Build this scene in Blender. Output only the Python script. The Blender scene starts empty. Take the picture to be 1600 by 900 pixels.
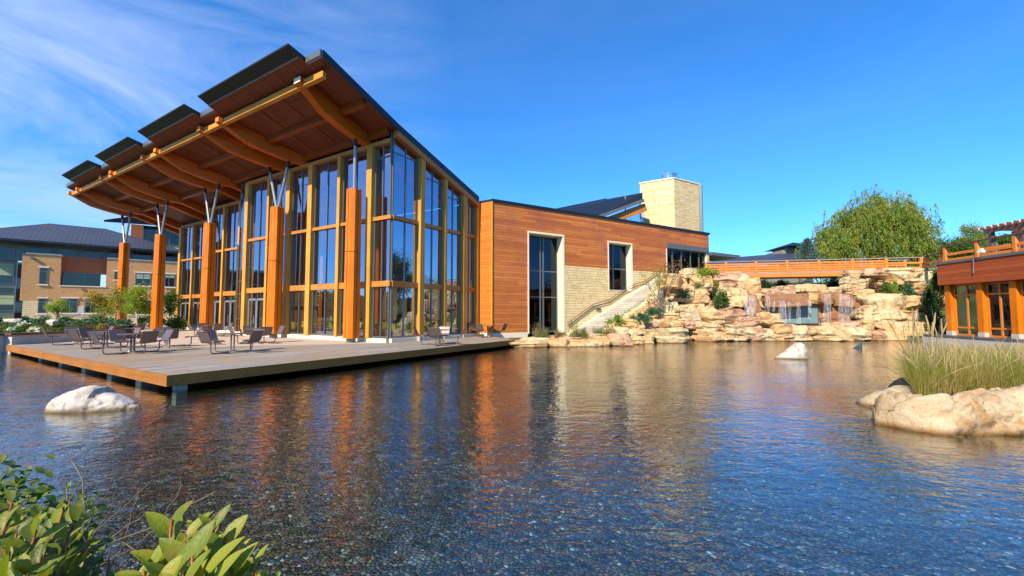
import bpy, math, random
import numpy as np
from math import sin, cos, radians, pi, atan, tan, sqrt
from mathutils import Vector, Matrix, noise as mnoise
random.seed(7); rng = np.random.default_rng(7)

# ------------------------------------------------------------------ camera, sky, sun
sc = bpy.context.scene
col = bpy.data.collections.new('place'); sc.collection.children.link(col)
FPX = 667.0; TH = atan(39 / 667); CZ = 1.95
cam_d = bpy.data.cameras.new('camera'); cam = bpy.data.objects.new('camera', cam_d); col.objects.link(cam)
cam_d.sensor_width = 36; cam_d.lens = 36 * FPX / 1600; cam_d.clip_end = 3000; cam_d.clip_start = 0.05
cam.location = (0, 0, CZ); cam.rotation_euler = (pi / 2 + TH, 0, 0); sc.camera = cam

SUN_AZ = radians(-149); SUN_EL = radians(38)      # azimuth measured from +Y clockwise
w = bpy.data.worlds.new('World'); sc.world = w; w.use_nodes = True
nt = w.node_tree; nt.nodes.clear()
def wn(t, **k):
    n = nt.nodes.new(t)
    for a, b in k.items(): setattr(n, a, b)
    return n
wo = wn('ShaderNodeOutputWorld'); bg = wn('ShaderNodeBackground'); bg.inputs[1].default_value = 0.115
sky = wn('ShaderNodeTexSky', sky_type='NISHITA'); sky.sun_disc = False
sky.sun_elevation = SUN_EL; sky.sun_rotation = SUN_AZ % (2 * pi)
sky.air_density = 1.0; sky.dust_density = 0.15; sky.ozone_density = 3.0
tn = wn('ShaderNodeMixRGB', blend_type='MULTIPLY'); tn.inputs[0].default_value = 1; tn.inputs[2].default_value = (0.50, 0.87, 1.38, 1)
hs = wn('ShaderNodeHueSaturation'); hs.inputs['Saturation'].default_value = 1.06; hs.inputs['Value'].default_value = 1.0
hs.inputs['Hue'].default_value = 0.495
tc = wn('ShaderNodeTexCoord'); mp = wn('ShaderNodeMapping'); mp.inputs['Rotation'].default_value = (0.35, -0.35, 0.3); mp.inputs['Scale'].default_value = (1.3, 1.6, 4.6)
no = wn('ShaderNodeTexNoise'); no.inputs['Scale'].default_value = 1.5; no.inputs['Detail'].default_value = 7; no.inputs['Roughness'].default_value = 0.6; no.inputs['Distortion'].default_value = 0.6
cr = wn('ShaderNodeValToRGB'); cr.color_ramp.elements[0].position = 0.34; cr.color_ramp.elements[1].position = 0.76
# the thin cirrus lies towards the left (compass north-west) of the sky
sep = wn('ShaderNodeSeparateXYZ'); mr = wn('ShaderNodeMapRange'); mr.inputs['From Min'].default_value = -0.12; mr.inputs['From Max'].default_value = -0.66
mr.inputs['To Min'].default_value = 0.06; mr.inputs['To Max'].default_value = 0.9
mu = wn('ShaderNodeMath', operation='MULTIPLY'); mx = wn('ShaderNodeMixRGB'); mx.inputs[2].default_value = (3.9, 4.7, 6.8, 1)
for a, b in ((tc.outputs['Generated'], mp.inputs[0]), (mp.outputs[0], no.inputs['Vector']), (no.outputs[0], cr.inputs[0]),
             (tc.outputs['Generated'], sep.inputs[0]), (sep.outputs[0], mr.inputs[0]), (cr.outputs[0], mu.inputs[0]), (mr.outputs[0], mu.inputs[1]),
             (sky.outputs[0], tn.inputs[1]), (tn.outputs[0], hs.inputs['Color']), (hs.outputs[0], mx.inputs[1]), (mu.outputs[0], mx.inputs[0]), (mx.outputs[0], bg.inputs[0]), (bg.outputs[0], wo.inputs[0])):
    nt.links.new(a, b)
sd = bpy.data.lights.new('sun', 'SUN'); sd.energy = 4.6; sd.angle = radians(0.53); sd.color = (1.0, 0.87, 0.68)
so = bpy.data.objects.new('sun', sd); col.objects.link(so)
sdir = Vector((sin(SUN_AZ) * cos(SUN_EL), cos(SUN_AZ) * cos(SUN_EL), sin(SUN_EL)))
so.rotation_euler = (-sdir).to_track_quat('-Z', 'Y').to_euler(); so.location = sdir * 60
vs = sc.view_settings; vs.view_transform = 'Standard'; vs.look = 'None'; vs.gamma = 1; vs.use_curve_mapping = False; vs.exposure = 0.72
sc.render.engine = 'CYCLES'; sc.cycles.max_bounces = 8; sc.cycles.transparent_max_bounces = 16
sc.cycles.caustics_reflective = False; sc.cycles.caustics_refractive = False

# ------------------------------------------------------------------ geometry helpers
def V(*a): return np.array(a, float)
Z3 = V(0, 0, 1)
C0 = V(0, 0, CZ)
def ray(u, v):
    x = (u - 800) / FPX; y = (450 - v) / FPX
    return V(x, cos(TH) - y * sin(TH), sin(TH) + y * cos(TH))
def atz(u, v, z):
    r = ray(u, v); return C0 + r * ((z - CZ) / r[2])
def aty(u, v, Y):
    r = ray(u, v); return C0 + r * (Y / r[1])
def onp(u, v, P, n):
    r = ray(u, v); n = V(n[0], n[1], 0); P = V(P[0], P[1], 0)
    return C0 + r * (np.dot(P - C0, n) / np.dot(r, n))
AZ = radians(31.85); RD = V(sin(AZ), cos(AZ), 0); LD = V(-cos(AZ), sin(AZ), 0); CB = V(-6.42, 22.45, 0)
def B(l, r, z): return CB + LD * l + RD * r + V(0, 0, z)          # pavilion frame: l along the front, r into the building
aw = radians(58.8); DW = V(sin(aw), cos(aw), 0); NW = V(DW[1], -DW[0], 0); W0 = V(-1.33, 28.23, 0)
def W(s, o, z): return W0 + DW * s + NW * o + V(0, 0, z)          # wing wall frame: s along, o outwards

ORG = {}
class MB:
    def __init__(s): s.v = []; s.f = []; s.m = []
    def add(s, vs_, fs): 
        n = len(s.v); s.v += [tuple(map(float, p)) for p in vs_]; s.f += [tuple(i + n for i in f) for f in fs]; return s
    def hexa(s, p):      # 8 points: bottom 4, top 4
        return s.add(p, [(0, 3, 2, 1), (4, 5, 6, 7), (0, 1, 5, 4), (1, 2, 6, 5), (2, 3, 7, 6), (3, 0, 4, 7)])
    def box(s, F, a0, a1, b0, b1, z0, z1):
        return s.hexa([F(a0, b0, z0), F(a1, b0, z0), F(a1, b1, z0), F(a0, b1, z0), F(a0, b0, z1), F(a1, b0, z1), F(a1, b1, z1), F(a0, b1, z1)])
    def prism(s, pts, ext):
        n = len(pts); pts = [V(*p) for p in pts]; q = [p + ext for p in pts]
        return s.add(pts + q, [tuple(range(n))[::-1], tuple(range(n, 2 * n))] + [(i, (i + 1) % n, (i + 1) % n + n, i + n) for i in range(n)])
    def quad(s, a, b, c, d): return s.add([a, b, c, d], [(0, 1, 2, 3)])
    def beam(s, p, q, wd, h, up=None):
        p = V(*p); q = V(*q); d = (q - p) / np.linalg.norm(q - p); up = V(0, 0, 1) if up is None else up
        x = np.cross(d, up); x /= np.linalg.norm(x); y = np.cross(x, d)
        a = [p + x * sx * wd / 2 + y * sy * h / 2 for sx, sy in ((-1, -1), (1, -1), (1, 1), (-1, 1))]
        b = [t + (q - p) for t in a]
        return s.hexa(a + b)
    def tube(s, path, r, n=8, cap=True):
        path = [V(*p) for p in path]; k = len(path); rr = [r] * k if not hasattr(r, '__len__') else r
        rings = []; prev = None
        for i in range(k):
            d = path[min(i + 1, k - 1)] - path[max(i - 1, 0)]; d /= (np.linalg.norm(d) + 1e-9)
            if prev is None:
                a = V(0, 0, 1) if abs(d[2]) < .9 else V(1, 0, 0); x = np.cross(d, a)
            else: x = prev - d * np.dot(prev, d)
            x /= (np.linalg.norm(x) + 1e-9); prev = x; y = np.cross(d, x)
            rings.append([path[i] + (x * cos(t) + y * sin(t)) * rr[i] for t in [2 * pi * j / n for j in range(n)]])
        fs = [(i * n + j, i * n + (j + 1) % n, (i + 1) * n + (j + 1) % n, (i + 1) * n + j) for i in range(k - 1) for j in range(n)]
        if cap: fs += [tuple(range(n))[::-1], tuple(range((k - 1) * n, k * n))]
        return s.add([p for g in rings for p in g], fs)
    def build(s, name, mat, parent=None, org=None, smooth=False):
        return mesh_obj(name, np.array(s.v, float), s.f, mat, parent, org, smooth)
def mesh_obj(name, v, f, mat, parent=None, org=None, smooth=False):
    if parent is not None: o0 = ORG[parent.name]
    elif org is not None: o0 = V(*org)
    else: o0 = V((v[:, 0].min() + v[:, 0].max()) / 2, (v[:, 1].min() + v[:, 1].max()) / 2, v[:, 2].min())
    me = bpy.data.meshes.new(name); me.from_pydata((v - o0).tolist(), [], f if isinstance(f, list) else f.tolist()); me.update()
    if smooth: me.polygons.foreach_set('use_smooth', [True] * len(me.polygons))
    me.materials.append(mat)
    o = bpy.data.objects.new(name, me); col.objects.link(o)
    if parent is not None: o.parent = parent
    else: o.location = o0
    ORG[o.name] = o0
    return o
def empty(name, loc, label, cat, group=None):
    o = bpy.data.objects.new(name, None); col.objects.link(o); o.location = loc; o.empty_display_size = .3
    ORG[o.name] = V(*loc); return tag(o, label, cat, group)
def tag(o, label=None, cat=None, group=None, kind=None):
    if label: o['label'] = label
    if cat: o['category'] = cat
    if group: o['group'] = group
    if kind: o['kind'] = kind
    return o
CH = {}
def copy_tree(o, parent=None):
    c = o.copy(); col.objects.link(c)
    if parent is not None: c.parent = parent
    for ch in [x for x in list(col.objects) if x.parent == o]: copy_tree(ch, c)
    return c

# ------------------------------------------------------------------ materials
def M(name):
    m = bpy.data.materials.new(name); m.use_nodes = True; t = m.node_tree; t.nodes.clear()
    out = t.nodes.new('ShaderNodeOutputMaterial'); p = t.nodes.new('ShaderNodeBsdfPrincipled'); t.links.new(p.outputs[0], out.inputs[0])
    return m, t, p, out
def N(t, kind, **k):
    n = t.nodes.new(kind)
    for a, b in k.items():
        if a.startswith('i_'): n.inputs[a[2:].replace('_', ' ')].default_value = b
        else: setattr(n, a, b)
    return n
def L_(t, a, b): t.links.new(a, b)
def rgb(t, c): 
    n = t.nodes.new('ShaderNodeRGB'); n.outputs[0].default_value = (*c, 1); return n.outputs[0]
def mixc(t, f, a, b, mode='MIX'):
    n = t.nodes.new('ShaderNodeMixRGB'); n.blend_type = mode
    for s, x in ((0, f), (1, a), (2, b)):
        if isinstance(x, (int, float)): n.inputs[s].default_value = x
        elif isinstance(x, tuple): n.inputs[s].default_value = (*x, 1)
        else: t.links.new(x, n.inputs[s])
    return n.outputs[0]
def ramp(t, f, *st):
    n = t.nodes.new('ShaderNodeValToRGB'); e = n.color_ramp.elements
    while len(e) < len(st): e.new(0.5)
    for i, (p, c) in enumerate(st): e[i].position = p; e[i].color = (c, c, c, 1) if isinstance(c, (int, float)) else (*c, 1)
    t.links.new(f, n.inputs[0]); return n.outputs[0]
def mth(t, op, a, b=None, clamp=False):
    n = t.nodes.new('ShaderNodeMath'); n.operation = op; n.use_clamp = clamp
    for s, x in ((0, a), (1, b)):
        if x is None: continue
        if isinstance(x, (int, float)): n.inputs[s].default_value = x
        else: t.links.new(x, n.inputs[s])
    return n.outputs[0]
def pos(t): return t.nodes.new('ShaderNodeNewGeometry').outputs['Position']
def obj_co(t): return t.nodes.new('ShaderNodeTexCoord').outputs['Object']
def dotp(t, v, a):
    n = t.nodes.new('ShaderNodeVectorMath'); n.operation = 'DOT_PRODUCT'; t.links.new(v, n.inputs[0]); n.inputs[1].default_value = tuple(a); return n.outputs['Value']
def comb(t, x, y, z=0.0):
    n = t.nodes.new('ShaderNodeCombineXYZ')
    for s, q in ((0, x), (1, y), (2, z)):
        if isinstance(q, (int, float)): n.inputs[s].default_value = q
        else: t.links.new(q, n.inputs[s])
    return n.outputs[0]
def noise(t, v, scale, detail=4, rough=.55, dist=0.0):
    n = t.nodes.new('ShaderNodeTexNoise'); n.inputs['Scale'].default_value = scale; n.inputs['Detail'].default_value = detail
    n.inputs['Roughness'].default_value = rough; n.inputs['Distortion'].default_value = dist
    if v is not None: t.links.new(v, n.inputs['Vector'])
    return n.outputs[0]
def bump(t, p, h, strength=.3, dist=.02):
    n = t.nodes.new('ShaderNodeBump'); n.inputs['Strength'].default_value = strength; n.inputs['Distance'].default_value = dist
    t.links.new(h, n.inputs['Height']); t.links.new(n.outputs[0], p.inputs['Normal']); return n
def simple(name, c, rough=.5, metal=0.0, vary=.12, scale=3.0, spec=.5):
    m, t, p, o = M(name); q = noise(t, pos(t), scale, 6)
    L_(t, mixc(t, q, tuple(x * (1 - vary * 2) for x in c), tuple(min(1, x * (1 + vary * 2)) for x in c)), p.inputs['Base Color'])
    p.inputs['Roughness'].default_value = rough; p.inputs['Metallic'].default_value = metal; p.inputs['Specular IOR Level'].default_value = spec
    bump(t, p, noise(t, pos(t), scale * 12, 4), .15, .01)
    return m
def boards(name, ca, cb, along, across, h, ln=3.6, rough=.5, gap=.05, seamdark=.3, gs=1.0, wear=None):
    """wooden boards: each board of its own tone, grain along it, dark joints"""
    m, t, p, o = M(name); P = pos(t); s = dotp(t, P, along); y = mth(t, 'DIVIDE', dotp(t, P, across), h)
    fl = mth(t, 'FLOOR', y); fr = mth(t, 'FRACT', y)
    wn1 = N(t, 'ShaderNodeTexWhiteNoise', noise_dimensions='1D'); L_(t, fl, wn1.inputs['W'])
    sx = mth(t, 'ADD', mth(t, 'DIVIDE', s, ln), mth(t, 'MULTIPLY', wn1.outputs[0], 7.3)); fx = mth(t, 'FLOOR', sx)
    wn2 = N(t, 'ShaderNodeTexWhiteNoise', noise_dimensions='2D'); L_(t, comb(t, fl, fx), wn2.inputs['Vector'])
    c = mixc(t, wn2.outputs[0], ca, cb)
    g = noise(t, comb(t, mth(t, 'MULTIPLY', s, 1.2 * gs), mth(t, 'MULTIPLY', y, h * 26 * gs), mth(t, 'MULTIPLY', wn2.outputs[0], 9)), 1.6, 6, .65)
    c = mixc(t, .75, c, ramp(t, g, (.3, .55), (.7, 1.25)), 'MULTIPLY')
    if wear: c = mixc(t, ramp(t, noise(t, P, .45, 5, .6), (.45, 0.0), (.7, wear[1])), c, wear[0])
    joint = ramp(t, mth(t, 'MINIMUM', fr, mth(t, 'SUBTRACT', 1, fr)), (0.0, 0.0), (gap, 1.0))
    ex = mth(t, 'FRACT', sx); ej = ramp(t, mth(t, 'MINIMUM', ex, mth(t, 'SUBTRACT', 1, ex)), (0.0, .4), (.004, 1.0))
    c = mixc(t, 1.0, c, ramp(t, joint, (0, seamdark), (1, 1.0)), 'MULTIPLY'); c = mixc(t, 1.0, c, ej, 'MULTIPLY')
    L_(t, c, p.inputs['Base Color']); p.inputs['Roughness'].default_value = rough
    bump(t, p, mth(t, 'ADD', joint, mth(t, 'MULTIPLY', g, .25)), .5, .015)
    return m
def timber(name, ca, cb, axis=(0, 0, 1), rough=.42):
    m, t, p, o = M(name); P = pos(t); p.inputs['Specular IOR Level'].default_value = .25; s = dotp(t, P, axis)
    n = t.nodes.new('ShaderNodeVectorMath'); n.operation = 'MULTIPLY_ADD'; L_(t, comb(t, s, s, s), n.inputs[0]); n.inputs[1].default_value = tuple(-.93 * a for a in axis); L_(t, P, n.inputs[2])
    g = noise(t, n.outputs[0], 9, 7, .7, .4); k = noise(t, P, .8, 3)
    c = mixc(t, ramp(t, g, (.3, 0.0), (.72, 1.0)), ca, cb); c = mixc(t, .6, c, ramp(t, k, (.3, .75), (.7, 1.2)), 'MULTIPLY')
    kn = N(t, 'ShaderNodeTexVoronoi', i_Scale=1.7); L_(t, P, kn.inputs['Vector'])
    c = mixc(t, 1.0, c, ramp(t, kn.outputs['Distance'], (.02, .45), (.07, 1.0)), 'MULTIPLY')
    L_(t, c, p.inputs['Base Color']); p.inputs['Roughness'].default_value = rough; bump(t, p, g, .12, .008); return m
def ashlar(name, along, ca, cb, ch=.19, ln=.75, tint=(.42, .30, .12), depth=.05, mortar=.35):
    """split faced coursed stone"""
    m, t, p, o = M(name); P = pos(t); s = dotp(t, P, along); z = dotp(t, P, (0, 0, 1))
    y = mth(t, 'DIVIDE', mth(t, 'ADD', z, mth(t, 'MULTIPLY', noise(t, comb(t, s, z), .5, 1), .02)), ch); fl = mth(t, 'FLOOR', y); fr = mth(t, 'FRACT', y)
    wn1 = N(t, 'ShaderNodeTexWhiteNoise', noise_dimensions='1D'); L_(t, fl, wn1.inputs['W'])
    sx = mth(t, 'ADD', mth(t, 'DIVIDE', s, ln), mth(t, 'MULTIPLY', wn1.outputs[0], 5.7)); fx = mth(t, 'FLOOR', sx); ex = mth(t, 'FRACT', sx)
    wn2 = N(t, 'ShaderNodeTexWhiteNoise', noise_dimensions='2D'); L_(t, comb(t, fl, fx), wn2.inputs['Vector'])
    c = mixc(t, wn2.outputs[0], ca, cb)
    b1 = noise(t, comb(t, mth(t, 'MULTIPLY', s, .8), mth(t, 'MULTIPLY', z, 3.2)), 1.5, 7, .65, .5)
    c = mixc(t, ramp(t, b1, (.55, 0.0), (.68, .8)), c, tint)
    jy = ramp(t, mth(t, 'MINIMUM', fr, mth(t, 'SUBTRACT', 1, fr)), (0.0, 0.0), (.10, 1.0)); jx = ramp(t, mth(t, 'MINIMUM', ex, mth(t, 'SUBTRACT', 1, ex)), (0.0, 0.0), (.03, 1.0))
    j = mth(t, 'MULTIPLY', jy, jx); c = mixc(t, 1.0, c, ramp(t, j, (0, mortar), (.6, 1.0)), 'MULTIPLY')
    L_(t, c, p.inputs['Base Color']); p.inputs['Roughness'].default_value = .85; p.inputs['Specular IOR Level'].default_value = .2
    h = mth(t, 'ADD', mth(t, 'MULTIPLY', j, .5), mth(t, 'ADD', noise(t, comb(t, s, z, fl), 4.5, 8, .7), mth(t, 'MULTIPLY', wn2.outputs[0], .5)))
    bump(t, p, h, .9, depth); return m
def schlick(t, nrm, f0, k=1.0):
    """Fresnel reflectance of a thin sheet, the same from both sides"""
    g = t.nodes.new('ShaderNodeNewGeometry'); d = t.nodes.new('ShaderNodeVectorMath'); d.operation = 'DOT_PRODUCT'; t.links.new(g.outputs['Incoming'], d.inputs[0]); t.links.new(nrm if nrm is not None else g.outputs['Normal'], d.inputs[1])
    c = mth(t, 'SUBTRACT', 1, mth(t, 'ABSOLUTE', d.outputs['Value'])); return mth(t, 'ADD', mth(t, 'MULTIPLY', mth(t, 'POWER', c, 5), (1 - f0) * k), f0, True)
def glass(name, refl=.42, tint=(.82, .88, .88), gl=(.58, .74, 1.0), wob=.02):
    m, t, p, o = M(name); t.nodes.remove(p)
    tr = N(t, 'ShaderNodeBsdfTransparent'); tr.inputs[0].default_value = (*tint, 1); gs_ = N(t, 'ShaderNodeBsdfGlossy'); gs_.inputs['Roughness'].default_value = .0; gs_.inputs[0].default_value = (*gl, 1)
    bp = N(t, 'ShaderNodeBump'); bp.inputs['Strength'].default_value = wob; bp.inputs['Distance'].default_value = .3; L_(t, noise(t, pos(t), .45, 1), bp.inputs['Height']); L_(t, bp.outputs[0], gs_.inputs['Normal'])
    fac = schlick(t, None, refl + .03)
    mxs = N(t, 'ShaderNodeMixShader'); L_(t, fac, mxs.inputs[0]); L_(t, tr.outputs[0], mxs.inputs[1]); L_(t, gs_.outputs[0], mxs.inputs[2]); L_(t, mxs.outputs[0], o.inputs[0]); return m
def leafmat(name, a, b, c=None, trans=.35, rough=.5, sc_=.8):
    m, t, p, o = M(name); g = t.nodes.new('ShaderNodeNewGeometry')
    k = mixc(t, g.outputs['Random Per Island'], a, b)
    if c: k = mixc(t, ramp(t, noise(t, g.outputs['Position'], sc_, 3), (.45, 0.0), (.62, 1.0)), k, c)
    L_(t, k, p.inputs['Base Color']); p.inputs['Roughness'].default_value = rough; p.inputs['Specular IOR Level'].default_value = .3
    tl = N(t, 'ShaderNodeBsdfTranslucent'); L_(t, mixc(t, 1.0, k, (1.5, 1.6, .7), 'MULTIPLY'), tl.inputs[0])
    mxs = N(t, 'ShaderNodeMixShader'); mxs.inputs[0].default_value = trans; L_(t, p.outputs[0], mxs.inputs[1]); L_(t, tl.outputs[0], mxs.inputs[2]); L_(t, mxs.outputs[0], o.inputs[0]); return m
def rockmat(name, a, b, c, scale=1.0, strata=5.0, bs=.8, wet=False, detail=9, crack=.5):
    m, t, p, o = M(name); P = pos(t); oi = t.nodes.new('ShaderNodeObjectInfo')
    off = N(t, 'ShaderNodeVectorMath', operation='ADD'); L_(t, P, off.inputs[0]); L_(t, comb(t, mth(t, 'MULTIPLY', oi.outputs['Random'], 31), 0.0, mth(t, 'MULTIPLY', oi.outputs['Random'], 17)), off.inputs[1]); Q = off.outputs[0]
    sx = N(t, 'ShaderNodeVectorMath', operation='MULTIPLY'); L_(t, Q, sx.inputs[0]); sx.inputs[1].default_value = (scale, scale, scale * strata)
    n1 = noise(t, sx.outputs[0], .7, detail, .62, .9); n2 = noise(t, Q, 1.3 * scale, 6, .6, .6); n3 = noise(t, Q, 14 * scale, 6, .7)
    k = mixc(t, ramp(t, n1, (.35, 0.0), (.62, 1.0)), a, b); k = mixc(t, ramp(t, n2, (.50, 0.0), (.68, .9)), k, c)
    k = mixc(t, mth(t, 'MULTIPLY', oi.outputs['Random'], .35), k, c)
    k = mixc(t, .7, k, ramp(t, n3, (.3, .7), (.7, 1.2)), 'MULTIPLY')
    vo = N(t, 'ShaderNodeTexVoronoi', feature='DISTANCE_TO_EDGE'); vo.inputs['Scale'].default_value = 1.1 * scale
    dv = N(t, 'ShaderNodeVectorMath', operation='MULTIPLY_ADD'); L_(t, comb(t, n2, n1, n2), dv.inputs[0]); dv.inputs[1].default_value = (.9, .9, .9); L_(t, Q, dv.inputs[2]); L_(t, dv.outputs[0], vo.inputs['Vector'])
    crk = ramp(t, vo.outputs['Distance'], (0.0, 0.0), (.02, 1.0)); k = mixc(t, 1.0, k, ramp(t, crk, (0, crack), (1, 1.0)), 'MULTIPLY')
    # damp dark band where the rock meets the pond
    z = dotp(t, P, (0, 0, 1)); wetf = ramp(t, mth(t, 'ADD', z, mth(t, 'MULTIPLY', n2, .1)), (.07, 1.0), (.15, 0.0)); k = mixc(t, wetf, k, mixc(t, 1.0, k, (.34, .26, .16), 'MULTIPLY'))
    L_(t, k, p.inputs['Base Color']); p.inputs['Roughness'].default_value = .25 if wet else .85; p.inputs['Specular IOR Level'].default_value = .5 if wet else .2
    h = mth(t, 'ADD', mth(t, 'MULTIPLY', n1, 1.0), mth(t, 'ADD', mth(t, 'MULTIPLY', n3, .35), mth(t, 'MULTIPLY', crk, .6 * (1 - crack)))); bump(t, p, h, bs, .09 / scale); return m
UP = (0, 0, 1)
MT = {}
MT['cladding'] = boards('cedar_cladding', (.50, .13, .018), (.72, .23, .036), DW, UP, .185, 4.2, .5, .07, .3, 1, ((.30, .08, .05), .5))
MT['clad_side'] = boards('cedar_cladding_side', (.60, .16, .012), (.72, .21, .02), LD, UP, .185, 9, .5, .07, .3)
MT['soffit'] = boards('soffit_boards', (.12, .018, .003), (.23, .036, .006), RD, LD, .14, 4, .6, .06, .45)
MT['column'] = timber('honey_column_timber', (.60, .135, .005), (.78, .215, .009))
MT['post'] = timber('weathered_post_timber', (.54, .23, .03), (.72, .37, .065))
MT['rail'] = timber('rail_timber', (.42, .17, .035), (.58, .26, .055), LD)
MT['beam'] = timber('glulam_beam', (.52, .092, .005), (.68, .15, .009), RD)
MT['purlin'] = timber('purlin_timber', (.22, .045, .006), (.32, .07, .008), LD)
MT['edge'] = timber('edge_beam', (.56, .21, .022), (.72, .31, .04), LD)
MT['trim'] = timber('gable_trim', (.45, .15, .03), (.58, .22, .05), RD)
MT['metal_dark'] = simple('black_roof_metal', (.012, .016, .024), .45, .2, .1, 2)
MT['gutter'] = simple('grey_gutter', (.16, .17, .19), .4, .5, .1)
MT['steel'] = simple('painted_steel', (.30, .31, .32), .4, .5, .08)
MT['mull'] = simple('grey_mullion', (.16, .17, .165), .4, .4, .06)
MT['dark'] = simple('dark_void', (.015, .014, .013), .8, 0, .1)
MT['glass'] = glass('facade_glass', .40)
MT['chrome'] = simple('stainless_flue', (.7, .7, .7), .2, 1.0, .05)
MT['glass_w'] = glass('wing_window_glass', .03, (.35, .42, .45))
MT['glass_dark'] = glass('window_glass', .12, (.30, .36, .38))
MT['stone'] = ashlar('split_limestone', DW, (.76, .56, .26), (.84, .67, .36), tint=(.58, .38, .15))
MT['stone_l'] = ashlar('split_limestone_side', LD, (.76, .56, .27), (.85, .68, .38), .17, .8)
MT['stone_r'] = ashlar('split_limestone_face', DW, (.76, .56, .27), (.85, .68, .38), .17, .8)
MT['cream'] = simple('cream_limestone_trim', (.80, .70, .50), .75, 0, .05, 2)
MT['capwood'] = simple('brown_cap_timber', (.13, .045, .025), .6, 0, .15)
MT['concrete'] = simple('concrete', (.50, .48, .42), .85, 0, .08, 2)
MT['deck'] = boards('deck_boards', (.21, .185, .155), (.37, .335, .285), RD, LD, .145, 4.0, .75, .045, .35, 1, ((.34, .20, .08), .8))
MT['fascia'] = timber('deck_fascia', (.28, .10, .018), (.40, .165, .034), LD, .7)
MT['gold'] = simple('orange_bridge_timber', (.68, .21, .03), .5, 0, .12, 1.5)
MT['gold_top'] = simple('brown_handrail', (.14, .065, .045), .5, 0, .1)
MT['rail_grey'] = simple('weathered_rail_cap', (.30, .24, .22), .7)
def mk_paving():
    m, t, p, o = M('terrace_paving'); P = pos(t); c = mixc(t, noise(t, P, 1.2, 6), (.44, .33, .24), (.56, .44, .33))
    c = mixc(t, .5, c, ramp(t, noise(t, P, 60, 2), (.3, .7), (.7, 1.2)), 'MULTIPLY')
    L_(t, c, p.inputs['Base Color']); p.inputs['Roughness'].default_value = .8; return m
MT['paving'] = mk_paving()
def mk_roofmetal():
    m, t, p, o = M('standing_seam_roof'); P = pos(t); y = mth(t, 'FRACT', mth(t, 'DIVIDE', dotp(t, P, (.743, .669, 0)), .5))
    j = ramp(t, mth(t, 'MINIMUM', y, mth(t, 'SUBTRACT', 1, y)), (.0, 1.0), (.09, 0.0)); c = mixc(t, noise(t, P, .3, 4), (.045, .052, .07), (.075, .085, .11)); c = mixc(t, j, c, (.03, .034, .045))
    L_(t, c, p.inputs['Base Color']); p.inputs['Roughness'].default_value = .5; p.inputs['Metallic'].default_value = .25; bump(t, p, j, .6, .05); return m
MT['seam'] = mk_roofmetal()
def brickm(name, along, ca, cb):
    return ashlar(name, along, ca, cb, .09, .34, tuple(.75 * x for x in ca), .01, .65)

# ------------------------------------------------------------------ the setting: pond, ground
POND = [(-80, 0.9), (-2.0, 1.0), (3, 1.1), (14, 2.0), (22, 6), (27.0, 14), (27.4, 31.5), (14, 31.2), (9.5, 29.5), (7.3, 26.8), (2.6, 25.6), (-1.5, 25.4)]
POND += [tuple(B(-1.5, 4.5, 0)[:2]), tuple(B(-1.5, -1.6, 0)[:2]), (-14, 19.5), (-24.8, 21.3), (-80, 21.5)]
PA = np.array(POND)
def pond_sd(x, y):     # signed distance, negative inside
    x = np.asarray(x, float); y = np.asarray(y, float); d = np.full(x.shape, 1e9); ins = np.zeros(x.shape, bool)
    n = len(PA)
    for i in range(n):
        a = PA[i]; b = PA[(i + 1) % n]; e = b - a; wx = x - a[0]; wy = y - a[1]
        t = np.clip((wx * e[0] + wy * e[1]) / (e @ e), 0, 1); d = np.minimum(d, np.hypot(wx - e[0] * t, wy - e[1] * t))
        c = (a[1] > y) != (b[1] > y)
        with np.errstate(divide='ignore', invalid='ignore'): xi = (b[0] - a[0]) * (y - a[1]) / (b[1] - a[1]) + a[0]
        ins ^= c & (x < xi)
    return np.where(ins, -d, d)
def ax(c0, c1, fine, far):
    a = list(np.arange(c0, c1 + fine, fine)); s = fine; x = a[-1]
    while x < far: s *= 1.35; x += s; a.append(x)
    s = fine; x = a[0]
    while x > -far: s *= 1.35; x -= s; a.insert(0, x)
    return np.array(a)
gx = ax(-42, 42, .7, 1500); gy = ax(-6, 46, .7, 1500); X, Y = np.meshgrid(gx, gy)
sdv = pond_sd(X, Y)
H = np.where(sdv < 0, np.maximum(-.9, sdv * 1.5 - .1), np.minimum(.28, sdv * .6 - .02) )
H += np.where((np.abs(X) > 120) | (np.abs(Y) > 120), .0, .0)
nx, ny = len(gx), len(gy)
idx = np.arange(nx * ny).reshape(ny, nx)
F = np.stack([idx[:-1, :-1], idx[:-1, 1:], idx[1:, 1:], idx[1:, :-1]], -1).reshape(-1, 4)
def mk_ground():
    m, t, p, o = M('grass_and_soil'); P = pos(t); c = mixc(t, ramp(t, noise(t, P, .5, 6), (.4, 0.0), (.6, 1.0)), (.045, .075, .018), (.10, .12, .035)); c = mixc(t, .6, c, ramp(t, noise(t, P, 25, 4), (.3, .6), (.7, 1.3)), 'MULTIPLY')
    L_(t, c, p.inputs['Base Color']); p.inputs['Roughness'].default_value = .95; bump(t, p, noise(t, P, 20, 5), .6, .05); return m
g = mesh_obj('ground', np.stack([X.ravel(), Y.ravel(), H.ravel()], 1), F, mk_ground(), org=(0, 0, 0), smooth=True); tag(g, kind='structure')
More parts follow.
